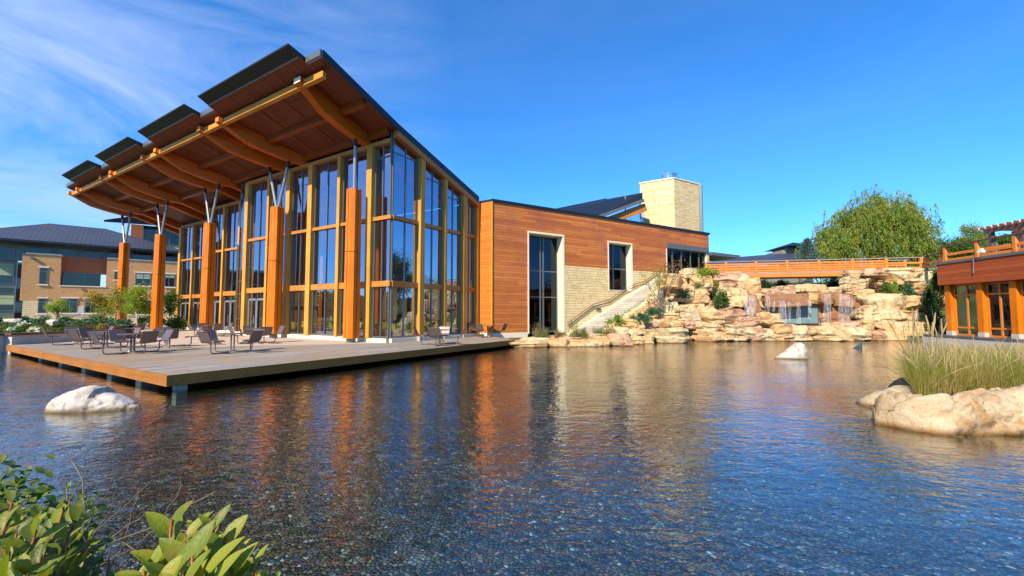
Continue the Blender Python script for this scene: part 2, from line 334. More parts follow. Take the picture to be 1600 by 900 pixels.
def mk_bed():
    m, t, p, o = M('pebble_bed'); P = pos(t)
    wob = N(t, 'ShaderNodeVectorMath', operation='MULTIPLY_ADD'); L_(t, N(t, 'ShaderNodeTexNoise', i_Scale=14.0).outputs['Color'], wob.inputs[0]); wob.inputs[1].default_value = (.07, .07, .0); L_(t, P, wob.inputs[2])
    v1 = N(t, 'ShaderNodeTexVoronoi', i_Scale=20.0); v2 = N(t, 'ShaderNodeTexVoronoi', i_Scale=7.0); e1 = N(t, 'ShaderNodeTexVoronoi', feature='DISTANCE_TO_EDGE', i_Scale=20.0)
    for v in (v1, v2, e1): L_(t, wob.outputs[0], v.inputs['Vector'])
    s1 = N(t, 'ShaderNodeSeparateColor'); L_(t, v1.outputs['Color'], s1.inputs[0]); s2 = N(t, 'ShaderNodeSeparateColor'); L_(t, v2.outputs['Color'], s2.inputs[0])
    c = ramp(t, s1.outputs[0], (0, (.016, .014, .008)), (.30, (.07, .055, .028)), (.52, (.15, .11, .05)), (.64, (.045, .06, .05)), (.78, (.28, .23, .14)), (.86, (.09, .08, .06)), (.93, (.17, .055, .025)), (.975, (.34, .31, .23)), (.99, (.55, .52, .42)))
    c = mixc(t, ramp(t, s2.outputs[1], (.93, 0.0), (.95, .8)), c, ramp(t, s2.outputs[0], (0, (.18, .05, .03)), (.5, (.16, .15, .11)), (1, (.36, .34, .28))))
    c = mixc(t, 1.0, c, ramp(t, e1.outputs['Distance'], (0.0, .25), (.11, 1.0)), 'MULTIPLY')
    c = mixc(t, .5, c, ramp(t, noise(t, P, .6, 4), (.3, .55), (.7, 1.3)), 'MULTIPLY')
    L_(t, c, p.inputs['Base Color']); p.inputs['Roughness'].default_value = .7; bump(t, p, ramp(t, e1.outputs['Distance'], (0, 0.0), (.25, 1.0)), .9, .03); return m
bed = MB().add([(-82, -4, -.42), (40, -4, -.42), (40, 36, -.42), (-82, 36, -.42)], [(0, 1, 2, 3)]).build('pond_bed', mk_bed(), org=(0, 0, -.42)); tag(bed, kind='structure')
def mk_water():
    m, t, p, o = M('pond_water'); t.nodes.remove(p); P = pos(t)
    sx = N(t, 'ShaderNodeVectorMath', operation='MULTIPLY'); L_(t, P, sx.inputs[0]); sx.inputs[1].default_value = (1.0, 1.5, 1.0)
    a = noise(t, sx.outputs[0], 5.5, 3, .55, .6); b = noise(t, sx.outputs[0], 1.6, 2, .5, .4); c = noise(t, P, .35, 2)
    calm = ramp(t, c, (.35, .55), (.65, 1.2))
    h = mth(t, 'MULTIPLY', mth(t, 'ADD', mth(t, 'MULTIPLY', a, .026), mth(t, 'MULTIPLY', b, .036)), calm)
    bp = N(t, 'ShaderNodeBump'); bp.inputs['Strength'].default_value = 1.0; bp.inputs['Distance'].default_value = .55; L_(t, h, bp.inputs['Height'])
    gl = N(t, 'ShaderNodeBsdfGlossy'); gl.inputs['Roughness'].default_value = .02; L_(t, bp.outputs[0], gl.inputs['Normal'])
    tr = N(t, 'ShaderNodeBsdfTransparent'); tr.inputs[0].default_value = (.68, .84, .86, 1)
    fac = schlick(t, bp.outputs[0], .095, 1.7)
    mxs = N(t, 'ShaderNodeMixShader'); L_(t, fac, mxs.inputs[0]); L_(t, tr.outputs[0], mxs.inputs[1]); L_(t, gl.outputs[0], mxs.inputs[2]); L_(t, mxs.outputs[0], o.inputs[0]); return m
wt = MB().add([(-82, -3, 0), (28.5, -3, 0), (28.5, 33, 0), (-82, 33, 0)], [(0, 1, 2, 3)]).build('water', mk_water(), org=(0, 0, 0)); tag(wt, kind='structure')

# ------------------------------------------------------------------ deck and terrace
dk = empty('timber_deck', B(0, -7, 0), 'grey weathered timber deck reaching over the pond in front of the glass building', 'deck')
dA = B(-4.43, -11.1, .4); dB = B(-4.35, 5.4, .4); dL = V(-24.5, 20.85, .4)
poly = [dA, dB, V(-.4, 26.8, .4), B(-1.3, 7.5, .4), B(-.1, 7.5, .4), B(-.1, -.05, .4), V(-7.2, 22.0, .4), V(-13.4, 19.9, .4), V(-16.7, 19.15, .4), V(-19.5, 21.5, .4), V(-24.3, 22.5, .4), dL]
def slab(pts, z0, z1, mb=None):
    mb = mb or MB(); return mb.prism([(p[0], p[1], z0) for p in pts], V(0, 0, z1 - z0))
slab(poly, .33, .40).build('deck_boards', MT['deck'], dk)
fm = MB(); fm.beam(dA + V(0, 0, -.135), dL + V(0, 0, -.135), .06, .272); fm.build('deck_fascia', MT['fascia'], dk)
fm = MB(); fm.beam(dA + V(0, 0, -.135) + LD * .03, dB + V(0, 0, -.135), .06, .270); fm.build('deck_fascia', MT['fascia'], dk)
for k in range(6):
    p = dA + (dL - dA) * (.018 + k * .11 + .006 * k * k) + RD * .38
    fm = MB(); hw = .12 if k == 0 else .2; fm.box(lambda a, b, z: V(p[0], p[1], 0) + LD * a + RD * b + V(0, 0, z), -hw, hw, -hw, hw, -.5, .125); fm.build('deck_footing', MT['concrete'], dk)
terr = slab([V(-7.2, 22.0, 0), B(-.1, -.05, 0), B(14.4, -.05, 0), B(14.4, 2.6, 0), B(40, 2.6, 0), B(44, -6, 0), V(-31, 34.5, 0), V(-23.7, 26.7, 0), V(-24.3, 22.5, 0), V(-19.5, 21.5, 0), V(-16.7, 19.15, 0), V(-13.4, 19.9, 0)][::-1], -.3, .396).build('terrace', MT['paving']); tag(terr, kind='structure')
plaza = slab([B(40, -9, 0), B(40, 20, 0), B(70, 20, 0), B(70, -2, 0)], .1, .34).build('path', MT['paving']); tag(plaza, kind='structure')

# ------------------------------------------------------------------ the glass pavilion
pv = empty('glass_pavilion', B(12, 2, .4), 'tall glass fronted pavilion with a sweeping black and timber shed roof over the terrace', 'building')
zs = lambda r: 11.75 - (.37 if r < 0 else .31) * r
LE = -.32; LN = 37.6; RE = -4.45; RB = 7.35
def slopebox(mb, l0, l1, r0, r1, d0, d1, fn=zs):       # slab following the roof slope between offsets d0,d1 of the soffit
    return mb.hexa([B(l0, r0, fn(r0) + d0), B(l1, r0, fn(r0) + d0), B(l1, r1, fn(r1) + d0), B(l0, r1, fn(r1) + d0),
                    B(l0, r0, fn(r0) + d1), B(l1, r0, fn(r0) + d1), B(l1, r1, fn(r1) + d1), B(l0, r1, fn(r1) + d1)])
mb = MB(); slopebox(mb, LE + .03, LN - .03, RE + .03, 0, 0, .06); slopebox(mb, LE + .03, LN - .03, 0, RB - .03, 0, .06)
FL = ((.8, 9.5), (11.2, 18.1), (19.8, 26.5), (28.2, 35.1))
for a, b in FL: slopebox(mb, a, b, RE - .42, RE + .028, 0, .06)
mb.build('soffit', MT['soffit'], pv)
rf = slopebox(slopebox(MB(), LE + .02, LN - .02, RE + .02, 0, .064, .30), LE + .02, LN - .02, 0, RB - .02, .064, .30).build('roof', MT['metal_dark'], pv)
for a, b in ((LE - .05, LE + .015), (LN - .015, LN + .05)):
    mb = MB(); slopebox(slopebox(mb, a, b, RE, 0, -.03, .34), a, b, 0, RB, -.03, .34); mb.build('roof_verge', MT['metal_dark'], pv)
for a, b in ((LE, .78), (9.52, 11.18), (18.12, 19.78), (26.52, 28.18), (35.12, LN)):
    mb = MB(); slopebox(mb, a, b, RE - .12, RE + .018, 0.0, .30); mb.build('gutter', MT['gutter'], pv)
for a, b in FL:
    r1 = RE - .42; zf = zs(r1)
    fl = MB(); fl.hexa([B(a, r1 - .60, zf + .20), B(b, r1 - .60, zf + .20), B(b, r1 + .9, zf - .2), B(a, r1 + .9, zf - .2),
             B(a, r1 - .62, zf + .27), B(b, r1 - .62, zf + .27), B(b, r1 + .9, zf + .12), B(a, r1 + .9, zf + .12)][:0] or
            [B(a, r1 - .52, zf + .30), B(b, r1 - .52, zf + .30), B(b, r1 + .03, zf + .02), B(a, r1 + .03, zf + .02),
             B(a, r1 - .53, zf + .36), B(b, r1 - .53, zf + .36), B(b, r1 + .9, zf + .0), B(a, r1 + .9, zf + .0)])
    f = fl.build('roof_flap', MT['metal_dark'], pv)
    mb = MB(); slopebox(mb, a + .03, b - .03, r1 - .03, r1 + .016, -.02, .06); mb.build('gutter', MT['gutter'], f)
mb = MB(); slopebox(mb, LE + .45, 38.0, -4.12, -3.95, -.46, -.16); mb.build('edge_beam', MT['edge'], pv)
mb = MB(); slopebox(mb, -.15, 37.2, -2.15, -1.93, -.30, -.012); mb.build('purlin', MT['purlin'], pv)
mb = MB(); slopebox(mb, .1, 37.2, -.32, -.12, -.32, -.012); mb.build('purlin', MT['purlin'], pv)
for k in range(5):
    for q in range(2):
        mb = MB(); l0 = (1.9, 9.3, 18.2, 27.0)[min(k, 3)] + 2.4 + q * 2.2
        if k < 4: slopebox(mb, l0, l0 + .045, -4.0, -.4, -.045, -.012); slopebox(mb, l0 - 1.0, l0, -3.3 + q * .7, -3.26 + q * .7, -.045, -.012); mb.build('sprinkler_pipe', MT['purlin'], pv)
CL = [1.9, 9.3, 18.2, 27.0, 35.2]; TL = [1.87, 10.9, 19.7, 28.4, 36.9]; CR = -.9
beams = [(CL[0], TL[0])] + [(CL[i] + s * 1.05, TL[i] + s * 1.15) for i in range(1, 5) for s in (-1, 1)]
prof = [(-4.28, .14, .40), (-3.9, .03, .50), (-3.3, .012, .72), (-2.9, .012, .84), (-2.0, .012, .82), (-.9, .012, .72), (0.0, .012, .50), (2.2, .012, .5), (7.2, .012, .45)]
for lc, lt in beams:
    mb = MB(); wd = .19 if lc > 3 else .24
    pts = []
    for r, t0, b0 in prof:
        l = lc + (lt - lc) * min(1, max(-.27, (-.9 - r) / 3.3))
        pts.append([B(l - wd, r, zs(r) - b0), B(l + wd, r, zs(r) - b0), B(l + wd, r, zs(r) - t0), B(l - wd, r, zs(r) - t0)])
    vv = [p for g_ in pts for p in g_]; n = len(pts)
    ff = [(i * 4 + j, i * 4 + (j + 1) % 4, (i + 1) * 4 + (j + 1) % 4, (i + 1) * 4 + j) for i in range(n - 1) for j in range(4)] + [(3, 2, 1, 0), (n * 4 - 4, n * 4 - 3, n * 4 - 2, n * 4 - 1)]
    bo = mb.add(vv, ff).build('roof_beam', MT['beam'], pv)
    cp = MB(); r0 = -4.28; slopebox(cp, lt - wd - .015, lt + wd + .015, r0 - .02, r0 - .003, -.405, -.15); cp.build('beam_end_cap', MT['cream'] if lc < 3 else MT['edge'], bo)
for i, (lc, mt) in enumerate(zip(CL, TL)):
    core = MB(); Fc = lambda a, b, z: B(lc + a, CR + b, z)
    core.box(Fc, -.26, .26, -.26, .26, .62, 8.56); cm = core.build('column', MT['dark'], pv)
    for z0, z1 in ((.62, 5.17), (5.20, 8.58)):
        q = MB(); g0, w0, c0 = .022, .37, .20
        for sx, sy in ((1, 1), (-1, 1), (-1, -1), (1, -1)):
            pl = [(g0, g0), (w0, g0), (w0, c0), (c0, w0), (g0, w0)]
            pp = [Fc(a * sx, b * sy, z0) for a, b in pl]; k = .93 if z1 > 6 else 1.0
            pt = [Fc(a * sx * (.93 if z1 > 6 else .965), b * sy * (.93 if z1 > 6 else .965), z1) for a, b in pl]
            if z0 > 5: pp = [Fc(a * sx * .965, b * sy * .965, z0) for a, b in pl]
            n = 5; q.add(pp + pt, [tuple(range(n))[::-1], tuple(range(n, 2 * n))] + [(j, (j + 1) % n, (j + 1) % n + n, j + n) for j in range(n)])
        q.build('timber_cladding', MT['column'], cm)
    q = MB(); q.box(Fc, -.17, .17, -.17, .17, .39, .615); q.build('column_base', MT['mull'], cm)
    zt = 11.62 - .62 + .05
    ends = [(0, 0)] if i == 0 else [(-1.1, -1), (1.1, 1)]
    for dx, _ in ends:
        q = MB(); a0 = .13 * np.sign(dx)
        top = Fc(dx, 0, zs(CR) - .71); bot = Fc(a0, 0, 8.60); q.tube([bot, bot + (top - bot) * .86], .085, 10); so_ = q.build('strut', MT['steel'], cm)
        q = MB(); q.tube([bot + (top - bot) * .862, top], .10, 10); q.build('strut_socket', MT['metal_dark'], so_)
    if i: q = MB(); q.tube([Fc(-.86, 0, 10.45), Fc(.86, 0, 10.55)], .018, 6); q.build('tie_rod', MT['steel'], cm)

# glazed blocks of the long front: (left and right end, set back, posts, corner strip width)
def post(l, r, wd, z0, z1, mat='post', nm='post'):
    mb = MB(); mb.box(lambda a, b, z: B(l + a, r + b, z), -wd / 2, wd / 2, -.16, .14, z0, z1); return mb.build(nm, MT[mat], pv)
def bay(F, a0, a1, zb, zt0, zt1, extra, door=None, nm='window'):
    """one glazed bay: frame F(a, off, z); top runs from zt0 (a0) to zt1 (a1); extra = horizontal bars"""
    fr = MB(); top = lambda a: zt0 + (zt1 - zt0) * (a - a0) / (a1 - a0)
    am = (a0 + a1) / 2
    for a in (a0 + .035, am, a1 - .035):
        fr.hexa([F(a - .03, -.05, zb), F(a + .03, -.05, zb), F(a + .03, .05, zb), F(a - .03, .05, zb), F(a - .03, -.05, top(a - .03)), F(a + .03, -.05, top(a + .03)), F(a + .03, .05, top(a + .03)), F(a - .03, .05, top(a - .03))])
    for z in extra:
        if z < min(top(a0), top(a1)) - .05: fr.box(F, a0 + .001, a1 - .001, -.044, .044, z - .03, z + .03)
    fr.box(F, a0, a1, -.06, .06, zb - .02, zb + .07)
    fo = fr.build(nm, MT['mull'], pv)
    pn = MB(); pn.quad(F(a0, 0, zb), F(a1, 0, zb), F(a1, 0, top(a1)), F(a0, 0, top(a0))); pn.build('pane', MT['glass'], fo)
    if door:
        d = MB(); n = door; ww = (a1 - a0 - .3) / n
        for k in range(n):
            x0 = a0 + .15 + k * ww
            dd = MB()
            for (b0, b1, c0, c1) in ((x0, x0 + .11, zb, 2.95), (x0 + ww - .13, x0 + ww - .02, zb, 2.95), (x0, x0 + ww - .02, zb, zb + .25), (x0, x0 + ww - .02, 2.8, 2.95)):
                dd.box(F, b0, b1, -.09, -.055, c0, c1)
            do = dd.build('door', MT['steel'], pv)
            h = MB(); hx = x0 + (.18 if k % 2 else ww - .2); h.tube([F(hx, -.14, 1.2), F(hx, -.14, 1.8)], .02, 6); h.build('handle', MT['steel'], do)
    return fo
def block(r0, la, lb, posts, wide, doors):
    zh = 11.04 - .31 * r0
    for l, wflag in zip(posts, wide): post(l, r0 - .12, .42 if wflag else .24, .62, zh + .02)
    F = lambda a, b, z: B(a, r0 + b, z)
    ps = list(posts)
    for i in range(len(ps) - 1):
        a0 = ps[i] + (.21 if wide[i] else .12); a1 = ps[i + 1] - (.21 if wide[i + 1] else .12)
        bay(F, a0, a1, .64, zh, zh, (), door=doors[i])
        for nm, z, h in (('low_rail', 3.5, .34), ('high_rail', 7.05, .18)):
            mb = MB(); mb.box(F, a0, a1, -.16, .02, z - h / 2, z + h / 2); mb.build(nm, MT['rail'], pv)
    # header and clerestory
    mb = MB(); mb.box(F, la + .05, lb - .02, -.20, .10, zh + .024, zh + .24); mb.build('header_beam', MT['rail'], pv)
    mb = MB(); mb.quad(F(la, -.02, zh + .24), F(lb, -.02, zh + .24), F(lb, -.02, zs(r0) - .01), F(la, -.02, zs(r0) - .01)); mb.build('clerestory_glass', MT['glass_dark'], pv)
    mb = MB(); mb.box(F, la, lb, -.22, .12, .38, .615); mb.build('plinth', MT['cream'], pv)
    return zh
block(0.0, 0.0, 14.75, [1.5, 4.13, 6.92, 9.29, 11.62, 14.42], [1, 0, 1, 1, 0, 1], [None, None, None, None, 2])
def steel_strip(p, q, z1, step):       # frameless glass return with thin horizontal bars
    mb = MB(); a = p; b = q; d = (b - a)
    for k in range(1, int((z1 - .7) / step)):
        z = .64 + k * step; mb.beam(a + V(0, 0, z), b + V(0, 0, z), .03, .035)
    mb.beam(a + V(0, 0, .62), a + V(0, 0, z1), .05, .05, up=RD); mb.beam(b + V(0, 0, .62), b + V(0, 0, z1), .05, .05, up=RD)
    o = mb.build('corner_window', MT['mull'], pv)
    pn = MB(); pn.quad(a + V(0, 0, .62), b + V(0, 0, .62), b + V(0, 0, z1), a + V(0, 0, z1)); pn.build('pane', MT['glass'], o)
    q_ = MB(); q_.beam(a + V(0, 0, .5), b + V(0, 0, .5), .2, .23); q_.build('plinth', MT['cream'], pv); return o
steel_strip(B(14.72, 0, 0), B(15.75, 0, 0), zs(0) - .02, .9); steel_strip(B(15.75, 0.05, 0), B(15.75, 1.35, 0), zs(1.35) - .02, .9)
block(1.4, 15.85, 23.6, [16.0, 18.3, 20.8, 23.4], [0, 0, 0, 1], [2, 2, 2])
steel_strip(B(23.65, 1.4, 0), B(24.5, 1.4, 0), zs(1.4) - .02, .9); steel_strip(B(24.5, 1.45, 0), B(24.5, 2.55, 0), zs(2.55) - .02, .9)
block(2.6, 24.6, 32.3, [24.75, 26.9, 29.35, 32.1], [0, 0, 0, 1], [None, 2, 2])
steel_strip(B(32.35, 2.6, 0), B(33.0, 2.6, 0), zs(2.6) - .02, .9)
# right end of the front: frameless corner glass beside the first post
Ff = lambda a, b, z: B(a, b, z)
bay(Ff, .03, 1.28, .64, zs(0) - .02, zs(0) - .02, (3.5, 7.05, 10.4))
mb = MB(); mb.box(Ff, .0, 1.5, -.2, .12, .38, .615); mb.build('plinth', MT['cream'], pv)
for z, h in ((3.5, .30), (7.05, .20)):
    mb = MB(); mb.box(Ff, -.1, 1.28, -.14, -.05, z - h / 2, z + h / 2); mb.build('low_rail' if z < 5 else 'high_rail', MT['rail'], pv)
# gable side, receding to the right
Fg = lambda a, b, z: B(b, a, z)
gt = lambda r: zs(r) - .30
cuts = [(.03, 1.90, 10.6), (2.26, 4.0, 9.85), (4.2, 5.82, 9.2), (6.16, 7.25, 8.7)]
for a0, a1, zz in cuts:
    bay(Fg, a0, a1, .64, gt(a0) + .01, gt(a1) + .01, (zz,))
    for z, h in ((3.5, .30), (7.05, .20)):
        mb = MB(); mb.box(Fg, a0, a1, -.15, -.045, z - h / 2, z + h / 2); mb.build('low_rail' if z < 5 else 'high_rail', MT['trim'], pv)
for r, wd in ((2.08, .34), (4.1, .20), (5.99, .34), (7.38, .22)):
    mb = MB(); mb.hexa([B(-.30, r - wd / 2, .6), B(-.02, r - wd / 2, .6), B(-.02, r + wd / 2, .6), B(-.30, r + wd / 2, .6), B(-.30, r - wd / 2, gt(r - wd / 2)), B(-.02, r - wd / 2, gt(r - wd / 2)), B(-.02, r + wd / 2, gt(r + wd / 2)), B(-.30, r + wd / 2, gt(r + wd / 2))])
    mb.build('post', MT['post'], pv)
    mb = MB(); mb.box(Fg, r - wd / 2 - .04, r + wd / 2 + .04, -.34, -.19, .38, .60); mb.build('post_foot', MT['concrete'], pv)
mb = MB(); slopebox(mb, -.36, -.04, .05, 7.5, -.34, -.004); mb.build('gable_trim', MT['trim'], pv)
mb = MB(); slopebox(mb, -.04, .02, .06, 7.45, -.32, -.012); mb.build('gable_trim', MT['mull'], pv)
mb = MB(); mb.box(Fg, .0, 7.5, -.18, .12, .38, .612); mb.build('plinth', MT['cream'], pv)
# inside: floor, back wall, end wall
mb = MB(); slab([B(.13, .13, 0), B(.13, 7.3, 0), B(32.9, 7.3, 0), B(32.9, 2.75, 0), B(24.4, 2.7, 0), B(24.4, 1.55, 0), B(15.6, 1.5, 0), B(15.6, .13, 0)], .36, .50, mb); mb.build('interior_floor', simple('interior_floor', (.20, .16, .12), .4), pv)
iw = simple('interior_wall', (.20, .12, .06), .7)
mb = MB(); mb.box(Fg, 7.32, 7.5, .15, 33, .3, 9.42); mb.build('interior_wall', iw, pv)
mb = MB(); mb.box(Fg, 2.75, 7.3, 32.9, 33.02, .3, 8.9); mb.build('end_wall', MT['clad_side'], pv)
for l in (6.0, 12.2, 20.0, 27.0):
    mb = MB(); mb.box(lambda a, b, z: B(l + a, 4.4 + b, z), -.2, .2, -.2, .2, .5, zs(4.4) - .02); mb.build('interior_post', MT['beam'], pv)

# ------------------------------------------------------------------ the low wing with cedar and limestone front
wg = empty('cedar_wing', W(12, -4, .4), 'flat roofed wing in reddish cedar boards over pale yellow limestone, right of the glass pavilion', 'building')
E_ = 23.5; TOP = 9.42
def wallbox(s0, s1, z0, z1, nm, mat, o0=-.35, o1=0.0): mb = MB(); mb.box(W, s0, s1, o0, o1, z0, z1); return mb.build(nm, MT[mat], wg)
wallbox(0, 2.84, .62, TOP, 'cedar_wall', 'cladding'); wallbox(2.84, 6.06, 7.72, TOP, 'cedar_wall', 'cladding')
wallbox(6.06, 10.44, 5.45, TOP, 'cedar_wall', 'cladding'); wallbox(10.44, 13.16, 7.68, TOP, 'cedar_wall', 'cladding'); wallbox(13.16, 17.38, 5.45, TOP, 'cedar_wall', 'cladding')
wallbox(17.38, E_, 8.08, TOP, 'cedar_wall', 'cladding')
wallbox(6.06, 10.44, .2, 5.447, 'limestone_wall', 'stone', -.35, .03); wallbox(10.44, 13.16, .2, 3.72, 'limestone_wall', 'stone', -.35, .028); wallbox(13.16, E_, .2, 5.446, 'limestone_wall', 'stone', -.35, .03)
wallbox(0, 2.80, .2, .615, 'plinth', 'cream', -.35, .05)
wallbox(-.05, E_ + .1, TOP + .002, TOP + .16, 'parapet_cap', 'metal_dark', -.5, .10)
# return face beside the pavilion, parallel to its front
P0 = B(0.02, 7.6, 0); P1 = W(0, 0, 0)
def seg(p, q, z0, z1, th, nm, mat, par):
    mb = MB(); d = (q - p) / np.linalg.norm(q - p); n = V(d[1], -d[0], 0) * th
    mb.hexa([p + V(0, 0, z0), q + V(0, 0, z0), q - n + V(0, 0, z0), p - n + V(0, 0, z0), p + V(0, 0, z1), q + V(0, 0, z1), q - n + V(0, 0, z1), p - n + V(0, 0, z1)]); return mb.build(nm, MT[mat], par)
seg(P0, P1, .62, TOP, .3, 'cedar_wall', 'clad_side', wg); seg(P0, P1, TOP + .004, TOP + .162, .3, 'parapet_cap', 'metal_dark', wg); seg(P0 - RD * .04, P1 - RD * .04, .3, .617, .3, 'plinth', 'cream', wg)
mb = MB(); mb.beam(P1 + V(0, 0, .62) + NW * .03 - RD * .0, P1 + V(0, 0, TOP) + NW * .03, .10, .10, up=RD); mb.build('corner_board', MT['edge'], wg)
wallbox(.0, E_, 9.10, 9.12, 'roof', 'metal_dark', -14, -.36)
mb = MB(); mb.box(W, E_ - .35, E_, -14, -.36, .3, TOP); mb.build('cedar_wall', MT['clad_side'], wg)
def window(s0, s1, z0, z1, depth, panes, bars, cream=True, tr=.13, nm='window'):
    """deep window: cream reveal frame, grey mullions, dark glass"""
    Fw = W; mb = MB()
    if cream:
        mb.box(Fw, s0, s0 + tr * .6, -depth, .05, z0, z1); mb.box(Fw, s1 - tr, s1, -depth, .05, z0, z1); mb.box(Fw, s0 + .001, s1 - .001, -depth, .048, z1 - tr, z1 - .001)
        if z0 > 1: mb.box(Fw, s0 + .002, s1 - .002, -depth, .06, z0, z0 + .05)
    else: mb.box(Fw, s0, s0 + .07, -depth, .04, z0, z1); mb.box(Fw, s1 - .05, s1, -depth, .02, z0, z1)
    fo = mb.build(nm, MT['cream'], wg)
    mb = MB(); a0 = s0 + (tr * .6 if cream else .07); a1 = s1 - (tr if cream else .05); zt = z1 - (tr if cream else .0)
    d = -depth + .06
    for x in panes: mb.box(Fw, x - .045, x + .045, d - .06, d + .07, z0 + .05, zt)
    for x in (a0 + .04, a1 - .04): mb.box(Fw, x - .04, x + .04, d - .05, d + .05, z0 + .05, zt)
    for z in bars: mb.box(Fw, a0, a1, d - .045, d + .045, z - .04, z + .04)
    mb.box(Fw, a0, a1, d - .04, d + .055, z0 + .05, z0 + .13); mb.box(Fw, a0, a1, d - .04, d + .052, zt - .08, zt)
    mb.build('frame', MT['mull'], fo)
    mb = MB(); mb.quad(Fw(a0, d, z0 + .05), Fw(a1, d, z0 + .05), Fw(a1, d, zt), Fw(a0, d, zt)); mb.build('pane', MT['glass_w'], fo)
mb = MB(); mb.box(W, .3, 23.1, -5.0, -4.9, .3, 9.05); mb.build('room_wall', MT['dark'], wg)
window(2.84, 6.06, .50, 7.72, .75, (4.35, 4.62), (5.0, 3.1), tr=.14)
window(10.44, 13.16, 3.72, 7.68, .65, (11.5,), (5.55,), tr=.12)
window(17.38, 23.1, 4.6, 7.64, .25, (18.35, 19.6, 20.9, 22.15), (), cream=False)
mb = MB(); mb.box(W, 17.4, 23.3, -.25, .14, 7.645, 8.075); mb.build('lintel', MT['mull'], wg)
wallbox(23.1, E_, 4.6, 7.64, 'limestone_wall', 'stone')
mb = MB(); mb.box(W, E_ + .002, E_ + 4.6, -5, .3, 7.42, 7.72); mb.build('canopy', MT['mull'], wg)
for k, (s, z) in enumerate(((9.1, 2.15), (15.35, 4.35))):
    mb = MB(); mb.box(W, s - .02, s + .36, .032, .16, z, z + .2); mb.box(W, s + .05, s + .3, .16, .26, z + .1, z + .18); tag(mb.build('wall_lamp', MT['mull'], None), ('small dark wall lamp on the limestone above the lower flight of the stair', 'small dark wall lamp on the limestone near the top of the stair')[k], 'wall lamp', 'wall lamps beside the stair')
# chimney tower
ct = empty('stone_tower', aty(1048, 489, 41), 'square pale yellow limestone chimney tower with steel flues rising behind the cedar wing', 'chimney tower')
tp = aty(1053, 277, 41); a = aty(1000, 285, 41); Y0 = 41.0
ps_ = onp(1000, 285, tp, RD); pr_ = onp(1092, 287.5, tp, NW)
q0 = V(tp[0], tp[1], 0); q1 = V(ps_[0], ps_[1], 0); q2 = V(pr_[0], pr_[1], 0); ZT = tp[2]
mb = MB(); mb.prism([q0 + V(0, 0, 8), q1 + V(0, 0, 8), q1 + (q2 - q0) + V(0, 0, 8), q2 + V(0, 0, 8)][::-1], V(0, 0, ZT - .12 - 8)); mb.build('tower_wall', MT['stone_r'], ct)
cc = (q1 + q2) / 2
mb = MB(); mb.prism([cc + (p - cc) * 1.035 + V(0, 0, ZT - .115) for p in (q0, q1, q1 + q2 - q0, q2)][::-1], V(0, 0, .12)); mb.build('tower_cap', MT['cream'], ct)
mb = MB(); mb.beam(q2 + V(0, 0, 8) + (q2 - q0) * .035, q2 + V(0, 0, ZT - .12) + (q2 - q0) * .035, .42, .5, up=RD); mb.build('dark_side_strip', MT['mull'], ct)  # darker grey strip down the right edge of the tower
for (du, dv, rr, hh) in ((.0, .0, .9, .75), (-.45, .1, .12, .8), (.45, -.05, .45, .6)):
    p = cc + (q2 - q0) * du * .6 + (q1 - q0) * (-dv - du * .0) * .5
    mb = MB(); mb.tube([p + V(0, 0, ZT), p + V(0, 0, ZT + hh)], rr * .75, 16); mb.tube([p + V(0, 0, ZT + hh), p + V(0, 0, ZT + hh + .1), p + V(0, 0, ZT + hh + .3)], [rr * .85, rr * .85, rr * .2], 16); mb.build('flue', MT['chrome'] if 'chrome' in MT else MT['steel'], ct)

# roofs rising behind the wing
def plate(name, pts, th, mat, parent=None): mb = MB(); mb.prism(pts, V(0, 0, -th)); return mb.build(name, mat if not isinstance(mat, str) else MT[mat], parent)
rb = empty('rear_roofed_hall', V(8, 42, 0), 'hall with a steep dark metal roof and timber gable between cedar wing and stone tower', 'building')
r1a = aty(858, 326, 37); r1b = aty(905, 346, 35.5); 
plate('roof', [aty(845, 335, 44), aty(948, 311, 44), aty(1004, 301, 40), aty(1004, 311, 39.4), aty(930, 340, 37.5), aty(880, 346, 37.5)], .14, 'metal_dark', rb)
plate('upper_roof', [aty(862, 327, 44.4), aty(948, 309.5, 44.4), aty(944, 314, 43), aty(862, 333, 43)], .10, 'metal_dark', rb)
mb = MB(); mb.beam(aty(935, 351, 38.2), aty(1008, 324, 39.8), .3, .75); mb.build('roof_beam', MT['trim'], rb)
mb = MB(); mb.beam(aty(926, 342.5, 37.4), aty(1006, 313, 39.3), .12, .3); mb.build('roof_verge', MT['mull'], rb)
mb = MB(); a = aty(950, 352, 39.5); b = aty(1006, 356, 41); mb.quad(a, b, aty(1006, 317, 41), aty(950, 339, 39.5)); w_ = mb.build('window', MT['glass'], rb)
mb = MB(); 
for u in (978, 1001): p = aty(u, 355, 39.9); mb.beam(p, p + V(0, 0, 3), .1, .1, up=RD)
mb.build('mullion', MT['mull'], w_)

# ------------------------------------------------------------------ stair, handrail
st = empty('outdoor_stair', W(11, 1, 1), 'pale stone stair climbing along the limestone wall to the upper path', 'stair')
n = 28; mb = MB(); s0, z0, s1, z1 = 6.9, .45, 16.6, 5.05
for i in range(n):
    t0 = i / n; sA = s0 + (s1 - s0) * t0; z = z0 + (z1 - z0) * (i + 1) / n
    mb.box(W, sA, s1 + .6, .23, 2.05, z - (z1 - z0) / n, z)
mb.build('steps', boards('pale_stair_stone', (.42, .39, .33), (.54, .50, .42), NW, UP, .1643, 1.5, .85, .16, .45), st)  # dark joint lines stand in for the shadow under each nosing
mb = MB(); 
mb.hexa([W(s0 - .6, .035, .3), W(s1, .035, .3), W(s1, .22, .3), W(s0 - .6, .22, .3), W(s0 - .6, .035, .40), W(s1, .035, z1 + .26), W(s1, .22, z1 + .26), W(s0 - .6, .22, .40)]); mb.build('stair_kerb', MT['cream'], st)
